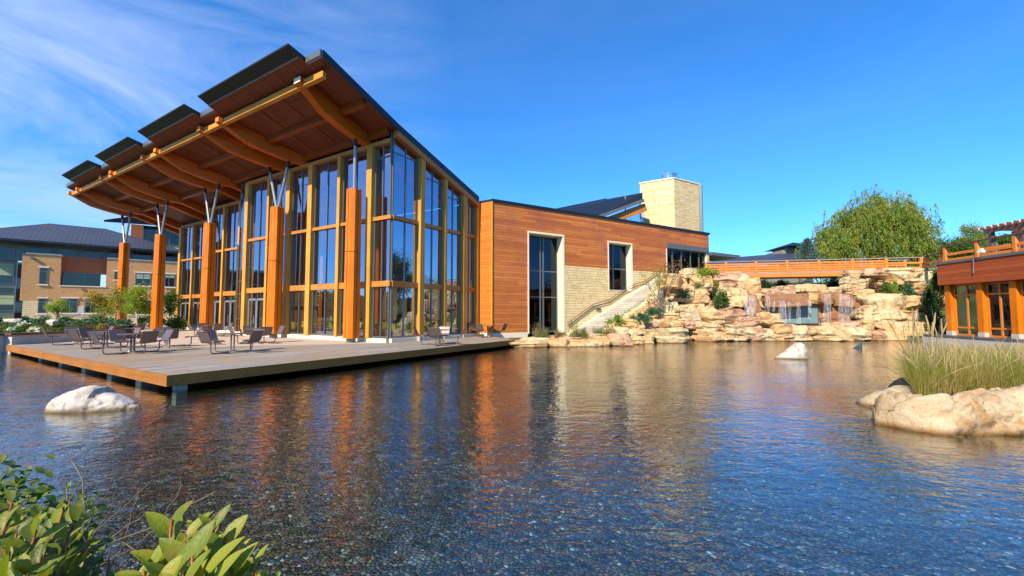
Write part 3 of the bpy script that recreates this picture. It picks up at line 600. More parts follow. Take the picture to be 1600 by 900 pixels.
mb = MB(); zz = lambda s: z0 + (z1 - z0) * (s - s0) / (s1 - s0)
for k in range(26):
    sA = s0 + .6 + k * .36; h = -.12 + .16 * random.random()
    mb.hexa([W(sA, 2.06, zz(sA) - 1.2), W(sA + .33, 2.06, zz(sA) - 1.2), W(sA + .33, 2.5, zz(sA) - 1.2), W(sA, 2.5, zz(sA) - 1.2), W(sA + .02, 2.08, zz(sA) + h), W(sA + .31, 2.08, zz(sA) + h + .07), W(sA + .31, 2.45, zz(sA) + h), W(sA, 2.47, zz(sA) + h - .05)])
mb.build('cheek_wall', MT['stone'], st)
hr = empty('stair_handrail', W(10, .12, 2), 'double brown metal handrail fixed to the limestone wall beside the stair', 'handrail')
rp = [(6.23, 1.2), (8.73, 2.62), (10.39, 2.98), (11.95, 3.80), (13.42, 4.36), (14.41, 4.55), (16.3, 5.6)]
for k, dz in enumerate((0, -.17)):
    mb = MB(); mb.tube([W(s, .14, z + dz) for s, z in rp], .028, 6); mb.build('rail', MT['gold_top'], hr)
for s, z in ((6.6, 1.38), (8.7, 2.58), (10.4, 2.96), (12, 3.8), (14.3, 4.5)):
    mb = MB(); mb.tube([W(s, .03, z - .2), W(s, .14, z - .19), W(s, .14, z)], .022, 6); mb.build('bracket', MT['gold_top'], hr)

# ------------------------------------------------------------------ foliage helpers
def leaf_mesh(name, ctr, size, mat, parent=None, org=None, aspect=2.2, up=.3, dirs=None, seed=0):
    """many small leaf blades, one rhombus each"""
    r = np.random.default_rng(seed); n = len(ctr)
    d = r.normal(size=(n, 3)) if dirs is None else dirs + r.normal(size=(n, 3)) * .35
    d[:, 2] += up if dirs is None else 0; d /= np.linalg.norm(d, axis=1)[:, None]
    q = r.normal(size=(n, 3)); x = np.cross(d, q); x /= np.linalg.norm(x, axis=1)[:, None]
    s = (size * r.uniform(.6, 1.3, n))[:, None]
    a = ctr - d * s / 2; b = ctr + x * s / aspect / 2; c = ctr + d * s / 2; e = ctr - x * s / aspect / 2
    v = np.stack([a, b, c, e], 1).reshape(-1, 3); f = np.arange(n * 4).reshape(-1, 4)
    return mesh_obj(name, v, f, mat, parent, org)
def clump_pts(n, c, rad, seed, nclump=24, spread=.30, shell=.55, flat=False):
    r = np.random.default_rng(seed); k = r.normal(size=(nclump, 3)); k /= np.linalg.norm(k, axis=1)[:, None]; k *= r.uniform(shell, 1.0, nclump)[:, None] * .82
    if flat: k[:, 2] = np.abs(k[:, 2])
    w_ = r.uniform(.5, 1.5, nclump); which = r.choice(nclump, n, p=w_ / w_.sum())
    p = k[which] + r.normal(size=(n, 3)) * spread * r.uniform(.5, 1.1, nclump)[which][:, None] * .6
    l = np.linalg.norm(p, axis=1); p *= np.where(l > 1.05, 1.05 / l, 1)[:, None]
    return V(*c) + p * V(*rad)
G_ = {}
LM = {
 'willow': leafmat('willow_leaves', (.10, .18, .025), (.20, .27, .035), (.30, .30, .05), .4),
 'spruce': leafmat('blue_spruce_needles', (.07, .13, .13), (.13, .20, .20), None, .15),
 'green': leafmat('green_leaves', (.045, .10, .015), (.10, .18, .025), None, .35),
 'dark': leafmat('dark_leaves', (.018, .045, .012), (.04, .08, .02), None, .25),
 'yellow': leafmat('golden_leaves', (.30, .28, .035), (.16, .22, .03), (.42, .28, .04), .4),
 'lime': leafmat('lime_leaves', (.20, .30, .03), (.30, .36, .05), None, .45),
 'juniper': leafmat('juniper_sprays', (.035, .10, .045), (.07, .16, .07), None, .2),
 'red': leafmat('reddish_leaves', (.14, .035, .02), (.10, .08, .025), (.20, .10, .05), .3),
 'pink': leafmat('pinkish_leaves', (.30, .10, .07), (.16, .17, .05), (.35, .16, .12), .35),
 'grass': leafmat('fine_grass', (.10, .15, .03), (.22, .22, .06), (.26, .20, .09), .3),
 'flower': leafmat('white_petals', (.8, .8, .75), (.7, .7, .62), None, .2, .6),
}
bark = simple('bark', (.10, .07, .045), .9, 0, .2, 6); birchbark = simple('pale_bark', (.55, .50, .42), .8, 0, .2, 6); twigm = simple('grey_twig', (.16, .12, .09), .9)
def bush(u0, v0, u1, v1, d, kind, size, n, label, cat='shrub', group=None, deep=.8, seed=1, aspect=2.2, name='shrub', stems=True, up=.3, flat=True):
    c = aty((u0 + u1) / 2, v1, d); top = aty((u0 + u1) / 2, v0, d); w2 = (u1 - u0) / 2 * d / FPX; h = top[2] - c[2]
    o = empty(name, c, label, cat, group)
    p = clump_pts(n, (c[0], c[1] + w2 * deep * .3, c[2]), (w2, w2 * deep, h), seed, max(8, n // 90), .34, .35, flat)
    leaf_mesh('foliage', p, size, LM[kind], o, aspect=aspect, seed=seed, up=up)
    if stems:
        r = random.Random(seed); mb = MB()
        for k in range(5): mb.tube([c + V(r.uniform(-.15, .15) * w2, .1, -.1), c + V(r.uniform(-.6, .6) * w2, w2 * deep * .3 + r.uniform(-.3, .3) * w2 * deep, h * r.uniform(.5, .85))], [.025, .008], 5)
        mb.build('stem', twigm, o)
    return o
def tree(base, h, crown_c, rad, n, leaf, size, label, seed, trunk_r=.25, group=None, name='broadleaf_tree', barkm=None, limbs=9, nclump=60, spread=.26, up=.2, aspect=2.0, shell=.45, cat='tree'):
    base = V(*base); cc = V(*crown_c); o = empty(name, base, label, cat, group); r = random.Random(seed)
    mb = MB(); fork = base + (cc - base) * .55; mb.tube([base + V(0, 0, -.2), base + (cc - base) * .3 + V(r.uniform(-.1, .1), 0, 0), fork, cc + V(0, 0, rad[2] * .5)], [trunk_r, trunk_r * .8, trunk_r * .6, trunk_r * .15], 8)
    for k in range(limbs):
        a = 2 * pi * k / limbs + r.uniform(-.3, .3); t = r.uniform(.2, .75); st = base + (cc - base) * (.35 + .5 * t)
        e = cc + V(cos(a) * rad[0] * .75, sin(a) * rad[1] * .75, rad[2] * r.uniform(-.3, .6)); m_ = (st + e) / 2 + V(0, 0, .1 * rad[2])
        mb.tube([st, m_, e], [trunk_r * .4, trunk_r * .22, trunk_r * .06], 6)
    mb.build('trunk', barkm or bark, o)
    p = clump_pts(n, cc, rad, seed, nclump, spread, shell); leaf_mesh('crown', p, size, leaf, o, aspect=aspect, seed=seed, up=up)
    return o

# ------------------------------------------------------------------ sandstone rockery with waterfalls
ZR = (.60, .40, .20); 
RK = [rockmat('sandstone', (.58, .40, .18), (.68, .51, .27), (.46, .22, .08), 1.0, 4.0), rockmat('buff_sandstone', (.62, .48, .26), (.70, .57, .34), (.46, .29, .14), 1.0, 3.2),
      rockmat('pink_sandstone', (.48, .29, .17), (.62, .45, .27), (.38, .18, .10), 1.0, 4.0)]
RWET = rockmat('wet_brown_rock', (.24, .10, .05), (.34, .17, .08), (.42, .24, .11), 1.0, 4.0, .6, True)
def cube_sphere(n):
    key = ('cs', n)
    if key in G_: return G_[key]
    vs_ = {}; V_ = []; F_ = []
    def vid(p):
        k = tuple(np.round(p, 5)); 
        if k not in vs_: vs_[k] = len(V_); V_.append(p)
        return vs_[k]
    t = np.linspace(-1, 1, n + 1)
    for axi in range(3):
        for sg in (-1, 1):
            for i in range(n):
                for j in range(n):
                    q = []
                    for a, b in ((i, j), (i + 1, j), (i + 1, j + 1), (i, j + 1)):
                        p = np.zeros(3); p[axi] = sg; p[(axi + 1) % 3] = t[a]; p[(axi + 2) % 3] = t[b]; q.append(vid(p))
                    F_.append(tuple(q if sg > 0 else q[::-1]))
    G_[key] = (np.array(V_), F_); return G_[key]
def rock_verts(half, seed, n=8, blocky=.30, rough=.16, strata=.05):
    v, f = cube_sphere(n); r = np.random.default_rng(seed)
    sph = v / np.linalg.norm(v, axis=1)[:, None] * 1.12
    p = v * (1 - blocky) + sph * blocky
    off = r.uniform(-50, 50, 3); sk = r.uniform(-.18, .18, 4)
    p = p + np.stack([p[:, 2] * sk[0], p[:, 0] * sk[1], p[:, 0] * sk[2] + p[:, 1] * sk[3] * .5], 1)
    q = p * half; L = float(np.mean(half)); out = np.empty_like(q)
    for i in range(len(q)):
        x = Vector(q[i] / L * .9 + off)
        a = mnoise.noise(x * .8) ; b = mnoise.noise(x * 2.1 + Vector((9, 3, 1))); c = mnoise.noise(x * 4.7)
        cell = mnoise.noise(Vector((off[0], off[1], off[2] + q[i][2] / L * 3.2)))
        k = 1 + rough * (a * 1.5 + b * .9 + c * .35) + strata * (1 if cell > .1 else -.6)
        out[i] = p[i] * k
    # chop some flat facets
    for _ in range(5):
        nrm = r.normal(size=3); nrm /= np.linalg.norm(nrm); dd = r.uniform(.86, 1.12); s_ = out @ nrm; m_ = s_ > dd; out[m_] -= np.outer((s_[m_] - dd) * .85, nrm)
    return out * half, f
def rock(c, half, seed, mat, label, group, rotz=0, name='boulder', n=8, **k):
    v, f = rock_verts(V(*half), seed, n, **k); cs, sn = cos(rotz), sin(rotz)
    v = np.stack([v[:, 0] * cs - v[:, 1] * sn, v[:, 0] * sn + v[:, 1] * cs, v[:, 2]], 1) + V(*c)
    o = mesh_obj(name, v, f, mat, None, (c[0], c[1], v[:, 2].min())); 
    if label: tag(o, label, 'boulder', group)
    return o
def dep(u, v):      # distance of the rockery face, from its plan and slope
    y0 = np.interp(u, [790, 900, 980, 1005, 1060, 1120, 1300, 1460, 1480], [24.4, 24.9, 25.6, 27.2, 28.6, 29.8, 29.8, 30.8, 31]); vw = np.interp(u, [790, 900, 980, 1010, 1120, 1300, 1460], [543, 542, 540, 537, 533, 532, 530])
    h = max(0, vw - v)
    if 1160 < u < 1347: return y0 + (h * .05 if h < 24 else 1.2 + (2.6 if v < 508 else .8) + max(0, 470 - v) * .03)
    if u >= 1347: return y0 + (h * .045 if h < 24 else 1.1 + (h - 24) * .055)
    return y0 + h * (.058 if u > 1000 else .075)
ROCKS = """800 532 854 543;813 527 856 535;852 530 886 543;860 526 900 533;885 535 934 542;890 530 928 537;916 522 952 531;932 531 954 542;953 522 984 541;956 512 980 526;982 526 1004 539;980 515 1002 526;974 498 1002 515;1002 503 1026 515;1002 534 1018 541;1002 515 1020 534;1013 488 1048 498;1018 497 1044 513;1014 465 1032 482;1013 450 1034 482;1033 429 1066 450;1063 421 1085 436;1078 429 1108 447;1111 427 1151 452;1146 428 1170 454;1163 434 1186 463;1072 445 1111 457;1081 453 1104 468;1108 442 1128 457;1042 459 1078 472;1061 463 1100 475;1033 473 1055 489;1055 475 1093 485;1098 470 1119 483;1111 473 1138 487;1139 451 1164 480;1055 484 1090 504;1088 481 1125 504;1122 483 1158 504;1002 502 1023 512;1042 494 1055 509;1018 513 1070 536;1040 503 1064 516;1061 502 1086 515;1080 504 1121 522;1085 517 1134 536;1130 511 1169 536;1179 489 1214 511;1166 513 1190 534;1184 515 1210 534;1204 509 1236 534;1232 509 1263 533;1262 509 1321 532;1294 503 1336 515;1318 511 1349 530;1345 500 1361 522;1358 502 1434 515;1376 511 1453 532;1357 520 1379 532;1348 483 1404 505;1396 487 1436 504;1346 461 1406 485;1402 463 1435 485;1432 462 1468 485;1331 437 1356 456;1338 453 1362 471;1315 434 1334 459;1321 423 1340 436;1345 421 1378 432;1375 421 1426 440;1423 420 1438 433;1404 434 1439 448;1426 443 1453 461;1212 447 1238 461;1234 445 1259 460;1256 445 1289 474;1287 449 1312 461;1294 455 1308 474;1178 451 1213 462;1178 459 1193 479;1376 438 1406 449;1120 452 1142 475;1066 447 1082 463;1436 500 1466 516;1445 510 1468 531;940 528 956 536;1345 480 1366 503"""
ZN = [(900, 'beside the deck end, left of the stair foot'), (1000, 'below the foot of the pale stone stair'), (1060, 'under the small red leaved tree right of the stair'), (1160, 'left of the waterfall cliff'), (1215, 'around the left waterfall'), (1300, 'around the pool window'), (1350, 'around the right waterfall'), (1500, 'between the right waterfall and the timber lodge')]
def zone(u):
    for a, t in ZN:
        if u < a: return t
recs = []
for i, rr in enumerate(ROCKS.split(';')):
    u0, v0, u1, v1 = map(float, rr.split()); recs.append([i, u0, v0, u1, v1, zone((u0 + u1) / 2)])
used_lab = set(); ORDN = ['first', 'second', 'third', 'fourth', 'fifth', 'sixth', 'seventh', 'eighth', 'ninth', 'tenth', 'eleventh', 'twelfth']
def shape_word(u0, v0, u1, v1, i):
    asp = (u1 - u0) / (v1 - v0); sz = (u1 - u0) * (v1 - v0)
    return ('large' if sz > 900 else 'small' if sz < 330 else 'mid sized'), ('long flat' if asp > 2.3 else 'upright' if asp < .95 else 'squat blocky')
zlist = {}
for r_ in recs: zlist.setdefault(r_[5], []).append(r_)
labs = {}
for z_, rs in zlist.items():
    rs.sort(key=lambda q: q[4]); nr = max(1, round(len(rs) / 3.4)); rows = [rs[int(k * len(rs) / nr):int((k + 1) * len(rs) / nr)] for k in range(nr)]
    for k, row in enumerate(rows):
        row.sort(key=lambda q: q[1]); lvl = 'top course' if k == 0 else 'waterline course' if k == nr - 1 else ORDN[k] + ' course from the top'
        for m_, q in enumerate(row):
            a, b = shape_word(q[1], q[2], q[3], q[4], q[0]); place = 'only' if len(row) == 1 else ORDN[m_] + ' from left'
            labs[q[0]] = f'{a} {b} rock, {place} in {lvl}, {z_}'
def tidy(t):
    w_ = t.split()
    return ' '.join(w_[:16]) if len(w_) <= 16 else t.replace('mid sized ', '').replace(' course from the top', ' course down').replace(' from left', '').replace('squat ', '').replace('the ', '')
for i, u0, v0, u1, v1, z_ in recs:
    u = (u0 + u1) / 2; v = (v0 + v1) / 2; d = float(dep(u, v1 - 2)); hx = (u1 - u0) / 2 * d / FPX * 1.07; hz = (v1 - v0) / 2 * d / FPX * 1.10; hy = max(.45, min(1.1, hx * .9))
    c = aty(u, v, d + hy * .55); c = V(c[0], c[1], c[2])
    low = v1 > 528
    if low: hz += .12; c[2] -= .12
    mat = RK[[0, 1, 0, 2, 1][i % 5]] 
    if 1120 < u < 1160 and 483 <= v0 <= 491: mat = RK[2]
    rock(c, (hx, hy, hz), 100 + i, mat, tidy(labs[i]), 'sandstone boulders of the rockery', rotz=random.uniform(-.15, .15), n=13, strata=.07)
# earth and stone core of the rockery, behind the boulders
us = np.arange(868, 1476, 8); 
crest = lambda u: np.interp(u, [868, 900, 960, 985, 1015, 1040, 1062, 1110, 1165, 1186, 1212, 1310, 1325, 1345, 1440, 1475], [531, 531, 523, 506, 480, 462, 441, 431, 432, 447, 459, 459, 436, 424, 424, 430])
rows = []
for u in us:
    v1 = float(np.interp(u, [868, 980, 1010, 1120, 1475], [540, 538, 536, 533, 530])); cv = float(crest(u)); col_ = []
    for k in range(12):
        v = v1 + (cv - v1) * k / 11; pt = aty(u, v, float(dep(u, v)) + .85); pt[2] += mnoise.noise(Vector(pt)) * .1 - .1; col_.append(pt)
    col_[0][2] = -.9
    tpt = col_[-1]
    for k in (1.2, 4, 9): col_.append(tpt + V(tpt[0] / tpt[1] * k, k, -.35 if 1186 < u < 1312 else -.05))
    rows.append(col_)
A_ = np.array(rows); nu, nk, _ = A_.shape; idx = np.arange(nu * nk).reshape(nu, nk)
F = np.stack([idx[:-1, :-1], idx[1:, :-1], idx[1:, 1:], idx[:-1, 1:]], -1).reshape(-1, 4)
hl = mesh_obj('hillside', A_.reshape(-1, 3), F, rockmat('earthy_rock', (.16, .10, .05), (.30, .20, .11), (.10, .09, .04), 1.0, 3.0), org=(20, 33, 0)); tag(hl, kind='structure')
# upper bank behind, carrying the path level
ub = MB(); ub.prism([(14.5, 47, 0), (34, 47, 0), (44, 40, 0), (90, 40, 0), (140, 60, 0), (120, 140, 0), (10, 140, 0), (4, 50, 0)], V(0, 0, 5.3)); ub = ub.build('upper_ground', bpy.data.materials['grass_and_soil'], org=(20, 60, 0)); tag(ub, kind='structure')
# wet slabs where the water runs, joined to nothing: each a rock of its own
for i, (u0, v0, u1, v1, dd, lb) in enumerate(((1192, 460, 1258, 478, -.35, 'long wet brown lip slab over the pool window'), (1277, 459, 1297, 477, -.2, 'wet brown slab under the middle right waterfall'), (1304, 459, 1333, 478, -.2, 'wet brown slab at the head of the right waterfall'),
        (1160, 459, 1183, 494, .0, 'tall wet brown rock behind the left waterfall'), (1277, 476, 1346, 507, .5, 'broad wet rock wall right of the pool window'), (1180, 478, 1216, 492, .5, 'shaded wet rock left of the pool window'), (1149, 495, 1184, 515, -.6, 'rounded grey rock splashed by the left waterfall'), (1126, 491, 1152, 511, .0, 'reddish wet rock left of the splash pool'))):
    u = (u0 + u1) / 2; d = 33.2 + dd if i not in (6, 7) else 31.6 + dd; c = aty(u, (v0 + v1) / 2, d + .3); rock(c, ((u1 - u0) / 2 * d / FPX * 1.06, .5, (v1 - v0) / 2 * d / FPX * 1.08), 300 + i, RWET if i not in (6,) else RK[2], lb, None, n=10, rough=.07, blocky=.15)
# pool window: a big pane looking into the water behind the falls
pw = empty('underwater_window', aty(1245, 505, 33.9), 'wide rectangular viewing window set in rock behind the falling water', 'viewing window')
pa = aty(1214, 505, 33.7); pb = aty(1277, 478, 33.7)
Fp = lambda a, b, z: V(a, 33.7 + b, z)
mb = MB(); mb.box(Fp, pa[0], pb[0], 0, .05, pa[2], pb[2]); m, t, p, o = M('pool_glass'); L_(t, mixc(t, ramp(t, dotp(t, pos(t), (0, 0, 1)), (2.0 / 4, 0.0), (.62, 1.0)), (.12, .22, .24), (.16, .27, .28)), p.inputs['Base Color']); p.inputs['Roughness'].default_value = .08; mb.build('pane', m, pw)
mb = MB(); 
mb.box(Fp, pa[0] - .06, pa[0], -.03, .06, pa[2] - .06, pb[2] + .06); mb.box(Fp, pb[0], pb[0] + .06, -.03, .06, pa[2] - .06, pb[2] + .06); mb.box(Fp, pa[0], pb[0], -.03, .06, pb[2], pb[2] + .06); mb.box(Fp, pa[0], pb[0], -.03, .06, pa[2] - .06, pa[2]); mb.build('frame', MT['mull'], pw)
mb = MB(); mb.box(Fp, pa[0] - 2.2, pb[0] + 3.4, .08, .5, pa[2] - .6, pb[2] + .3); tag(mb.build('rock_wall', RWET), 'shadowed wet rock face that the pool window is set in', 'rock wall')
def mk_fall():
    m, t, p, o = M('falling_water'); t.nodes.remove(p); P = pos(t); s = N(t, 'ShaderNodeVectorMath', operation='MULTIPLY'); L_(t, P, s.inputs[0]); s.inputs[1].default_value = (55, 6, 1.2)
    k = ramp(t, noise(t, s.outputs[0], 1.0, 5, .7), (.44, 0.0), (.68, .5)); df = N(t, 'ShaderNodeBsdfDiffuse'); df.inputs[0].default_value = (.85, .88, .9, 1); tr = N(t, 'ShaderNodeBsdfTransparent')
    mxs = N(t, 'ShaderNodeMixShader'); L_(t, k, mxs.inputs[0]); L_(t, tr.outputs[0], mxs.inputs[1]); L_(t, df.outputs[0], mxs.inputs[2]); L_(t, mxs.outputs[0], o.inputs[0]); return m
FW = mk_fall()
def waterfall(strands, label, seed):
    r = random.Random(seed); mb = MB()
    for (u, wd, v0, v1, d) in strands:
        nc = max(3, int(wd / 1.5)); G2 = []
        for c in range(nc + 1):
            uu = u - wd / 2 + wd * c / nc; dj = r.uniform(-.12, .12); e_ = r.uniform(0, 4); col2 = []
            for q in range(9): tt = q / 8; a = aty(u + (uu - u) * (1 + .15 * tt), v0 + r.uniform(-.5, .5), d); b = aty(u + (uu - u) * 1.15, v1 - e_, d - .3); pt = a + (b - a) * tt; pt[1] = a[1] + (b[1] - a[1]) * sqrt(tt) - .1 + dj * tt; col2.append(pt)
            G2.append(col2)
        mb.add([p for c2 in G2 for p in c2], [(c * 9 + q, (c + 1) * 9 + q, (c + 1) * 9 + q + 1, c * 9 + q + 1) for c in range(nc) for q in range(8)])
    return tag(mb.build('waterfall', FW, smooth=True), label, 'waterfall', 'strands of the rockery waterfall')
waterfall([(1172, 14, 462, 498, 32.7), (1164, 5, 464, 492, 32.7)], 'white waterfall at the left end, splashing on a rounded grey rock', 1)
waterfall([(1198, 7, 462, 490, 32.6), (1208, 3, 470, 488, 32.6)], 'thin trickle falling just left of the pool window', 2)
waterfall([(1220, 11, 470, 510, 32.5), (1231, 5, 472, 504, 32.5)], 'veil of water crossing the left part of the pool window', 3)
waterfall([(1245, 6, 472, 508, 32.5), (1262, 4, 468, 500, 32.5)], 'fine threads of water before the right half of the pool window', 4)
waterfall([(1291, 11, 460, 504, 32.5)], 'white waterfall directly right of the pool window', 5)
waterfall([(1317, 16, 460, 504, 32.5), (1329, 4, 466, 498, 32.6)], 'broad rightmost waterfall beside the stacked pale blocks', 6)
def foam(u0, u1, v, d, label, seed):
    r = np.random.default_rng(seed); a = aty(u0, v, d); b = aty(u1, v, d); n = 160; p = a + (b - a) * r.uniform(0, 1, (n, 1)) + r.normal(size=(n, 3)) * V(.05, .18, .05); return tag(leaf_mesh('foam', p, .07, LM['flower'], seed=seed, aspect=1.2), label, 'foam', kind='stuff')
foam(1152, 1176, 498, 31.0, 'white splash foam under the left waterfall', 1); foam(1282, 1334, 506, 31.9, 'white splash foam under the right waterfalls', 2)

# ------------------------------------------------------------------ rocks in the pond, island, fin
def slice_rock(sec, name, mat, label, nseg=26, seed=1, rough=.06, nsub=4):
    """sec: (x, yc, halfdepth, z_top) cross sections from left to right, rounded ridge with broken planes"""
    xs = [q[0] for q in sec]; nx_ = (len(sec) - 1) * nsub + 1; V_ = []; t_ = np.linspace(0, len(sec) - 1, nx_)
    for t in t_:
        x, yc, hd, zt = [np.interp(t, range(len(sec)), [q[k] for q in sec]) for k in range(4)]
        for j in range(nseg):
            a = -pi * .12 + (pi * 1.24) * j / (nseg - 1); cx, sz = cos(a), sin(a)
            y = yc - hd * np.sign(cx) * abs(cx) ** .75; z = -.25 + (zt + .25) * (max(0, sz) ** .8 if sz > 0 else 0) - (0 if sz > 0 else .2)
            p = Vector((x * 1.0, y * 1.0, z * 1.6)) + Vector((seed * 7.1, 0, 0)); w3 = Vector((mnoise.noise(p * 2), mnoise.noise(p * 2 + Vector((5, 1, 2))), 0)) * .35; vd = mnoise.voronoi((p + w3) * 1.7)[0]; vd2 = mnoise.voronoi((p + w3) * Vector((3.6, 3.6, 6.0)).length * .5)[0]
            k = (.55 - vd[0]) * 1.7 + (vd[1] - vd[0] < .12) * -.35 + (.4 - vd2[0]) * .6 + mnoise.noise(p * 1.1) * 1.0 + mnoise.noise(p * 9) * .22 + mnoise.noise(p * 22) * .10
            V_.append((x + k * rough * .5, y - cx * k * rough, z + k * rough * (1 if sz > .05 else 0)))
    F_ = [(i * nseg + j, i * nseg + j + 1, (i + 1) * nseg + j + 1, (i + 1) * nseg + j) for i in range(nx_ - 1) for j in range(nseg - 1)]
    F_ += [tuple(range(nseg))[::-1], tuple(range((nx_ - 1) * nseg, nx_ * nseg))]
    o = mesh_obj(name, np.array(V_), F_, mat, None, None, True); return tag(o, label, 'boulder')
RB1 = rockmat('pale_limestone_boulder', (.50, .46, .38), (.62, .58, .50), (.34, .25, .18), 2.0, 1.6, 1.0, crack=1.0)
RB2 = rockmat('buff_boulder', (.44, .32, .17), (.60, .49, .32), (.38, .20, .07), 1.5, 1.6, 1.0, crack=1.0)
def sx(u, v, z=0.0): return atz(u, v, z)[:2]
yb = 8.62
sec = [(u * 0 + (u - 800) / FPX * yb, yb + .25, hd, z) for u, hd, z in ((72, .05, .05), (78, .25, .16), (90, .38, .27), (105, .45, .37), (122, .48, .42), (138, .45, .44), (149, .40, .43), (153, .38, .31), (165, .36, .28), (180, .30, .22), (195, .22, .13), (207, .10, .07), (212, .03, .0))]
slice_rock(sec, 'boulder', RB1, 'weathered whitish boulder standing in the pond in front of the deck corner', 60, 1, .038, 12)
yb = 18.1
sec = [((u - 800) / FPX * yb, yb + .3, hd, z) for u, hd, z in ((1214, .05, 0), (1224, .22, .17), (1234, .33, .36), (1244, .40, .60), (1251, .42, .74), (1256, .38, .66), (1261, .25, .36), (1264, .05, .0))]
slice_rock(sec, 'boulder', RB1, 'small pointed pale boulder alone in the pond before the waterfalls', 44, 2, .05, 10)
sec = [(6.42, 7.65, .10, .05), (6.55, 7.62, .34, .30), (6.72, 7.6, .55, .48), (6.95, 7.62, .70, .55), (7.2, 7.62, .74, .55), (7.5, 7.6, .72, .57), (7.9, 7.58, .72, .56), (8.4, 7.6, .74, .54), (9.0, 7.6, .76, .54), (9.8, 7.7, .8, .52), (10.8, 7.9, .8, .5), (11.8, 8.3, .8, .45)]
slice_rock(sec, 'boulder', RB2, 'large smooth tan boulder edging the grass island at the right', 90, 3, .12, 18)
sec = [(7.35, 9.1, .08, .0), (7.5, 9.0, .5, .22), (7.8, 8.9, .7, .34), (8.3, 8.8, .7, .40), (8.9, 8.9, .7, .38), (9.6, 9.2, .7, .2)]
slice_rock(sec, 'boulder', RB2, 'low tan boulder at the left tip of the grass island, behind the large one', 50, 5, .07, 10)
mb = MB(); p0 = atz(1332, 544, 0); mb2 = []
out = [(0, 0), (.10, .07), (.22, .15), (.33, .23), (.43, .31), (.47, .325), (.455, .26), (.43, .18), (.42, .09), (.44, .0), (.44, -.3), (0, -.3)]
sc_ = 1.25; c_ = (.28 * sc_, .05 * sc_)
V_ = [p0 + V(x * sc_, 0, z * sc_) for x, z in out]; th = .05
A1 = [q + V(0, -th, 0) for q in V_]; A2 = [q + V(0, th, 0) for q in V_]
A1 = [p0 + V(c_[0], 0, c_[1]) + (q - p0 - V(c_[0], 0, c_[1])) * .82 for q in V_]; F1 = [q + V(0, -th, 0) for q in A1]; F2 = [q + V(0, th, 0) for q in A1]; n = len(V_)
mb.add(V_ + F1 + F2, [(i, (i + 1) % n, n + (i + 1) % n, n + i) for i in range(n)] + [((i + 1) % n, i, 2 * n + i, 2 * n + (i + 1) % n) for i in range(n)] + [tuple(range(n, 2 * n)), tuple(range(2 * n, 3 * n))[::-1]])
tag(mb.build('shark_fin', simple('grey_fin', (.07, .085, .09), .3, 0, .1)), 'grey curved shark fin ornament poking out of the pond by the rockery', 'fin')
# island soil and ornamental grass
ip = [(7.6, 8.0), (9, 7.7), (13, 8.2), (14.5, 10), (13, 12.2), (10.0, 11.4), (8.4, 9.6)]; ic = np.mean(ip, 0); mb = MB(); nI = 40; V_ = []; F_ = []
pa_ = np.array([np.array(ip[i]) + (np.array(ip[(i + 1) % 7]) - np.array(ip[i])) * k / 6 for i in range(7) for k in range(6)])
for j, (sc3, z) in enumerate(((1.12, -.6), (1.04, -.02), (.97, .16), (.88, .30), (.6, .38), (.02, .40))):
    for q in pa_: e = ic + (q - ic) * sc3; nz = mnoise.noise(Vector((e[0] * 1.7, e[1] * 1.7, j))); V_.append((e[0] + nz * .12, e[1] + nz * .12, z + nz * .10 * (z > 0)))
n_ = len(pa_); F_ = [(j * n_ + i, j * n_ + (i + 1) % n_, (j + 1) * n_ + (i + 1) % n_, (j + 1) * n_ + i) for j in range(5) for i in range(n_)] + [tuple(range(5 * n_, 6 * n_))]
def mk_soil():
    m, t, p, o = M('dark_soil'); P = pos(t); L_(t, mixc(t, noise(t, P, 5, 6), (.035, .025, .014), (.12, .09, .05)), p.inputs['Base Color']); p.inputs['Roughness'].default_value = .95; bump(t, p, noise(t, P, 18, 6, .7), 1.0, .06); return m
isl = mesh_obj('island', np.array(V_), F_, mk_soil()); tag(isl, kind='structure')
def grass_blades(n, area, hmin, hmax, wd, mat, name, seed, lean=.35, parent=None, heads=False, seg=4):
    r = np.random.default_rng(seed); V_ = []; F_ = []; k = 0
    for i in range(n):
        x, y, z = area(r); h = r.uniform(hmin, hmax); a = r.uniform(0, 2 * pi); ln = h * abs(r.normal(.0, lean)) + .02; b = r.uniform(0, pi); wx, wy = cos(b) * wd, sin(b) * wd
        for s in range(seg + 1):
            t = s / seg; X_ = x + cos(a) * ln * t * t; Y_ = y + sin(a) * ln * t * t; Z_ = z + h * (t - .18 * ln / h * t * t); q = (1 - t) ** .7 + .05
            if heads and s >= seg - 1: q = 1.6 if s == seg - 1 else .8
            V_.append((X_ - wx * q, Y_ - wy * q, Z_)); V_.append((X_ + wx * q, Y_ + wy * q, Z_))
            if s: m_ = k + s * 2; F_.append((m_ - 2, m_ - 1, m_ + 1, m_))
        k += 2 * (seg + 1)
    return mesh_obj(name, np.array(V_), F_, mat, parent, None)
GM = leafmat('ornamental_grass', (.15, .20, .02), (.33, .34, .05), (.38, .29, .08), .35, .6, 1.6); GD = leafmat('dry_grass', (.42, .30, .14), (.55, .42, .24), None, .3, .7)
def ga(r):
    while 1:
        x = r.uniform(7.9, 13.5); y = r.uniform(8.2, 10.6) + (x - 7) * .12
        if y < 8.3 + (x - 7.9) * 2.2 + .1 and x > .925 * y: 
            return x, y, .30
def tuft_area(cx, cy, rr):
    def f(r): a = r.uniform(0, 2 * pi); q = rr * sqrt(r.uniform(0, 1)); return cx + cos(a) * q, cy + sin(a) * q * .8, .32
    return f
gi = 0
o = grass_blades(24000, ga, .34, .96, .004, GM, 'ornamental_grass', 5, .55); tag(o, 'thick green and straw coloured ornamental grass on the rocky island', 'ornamental grass', kind='stuff')
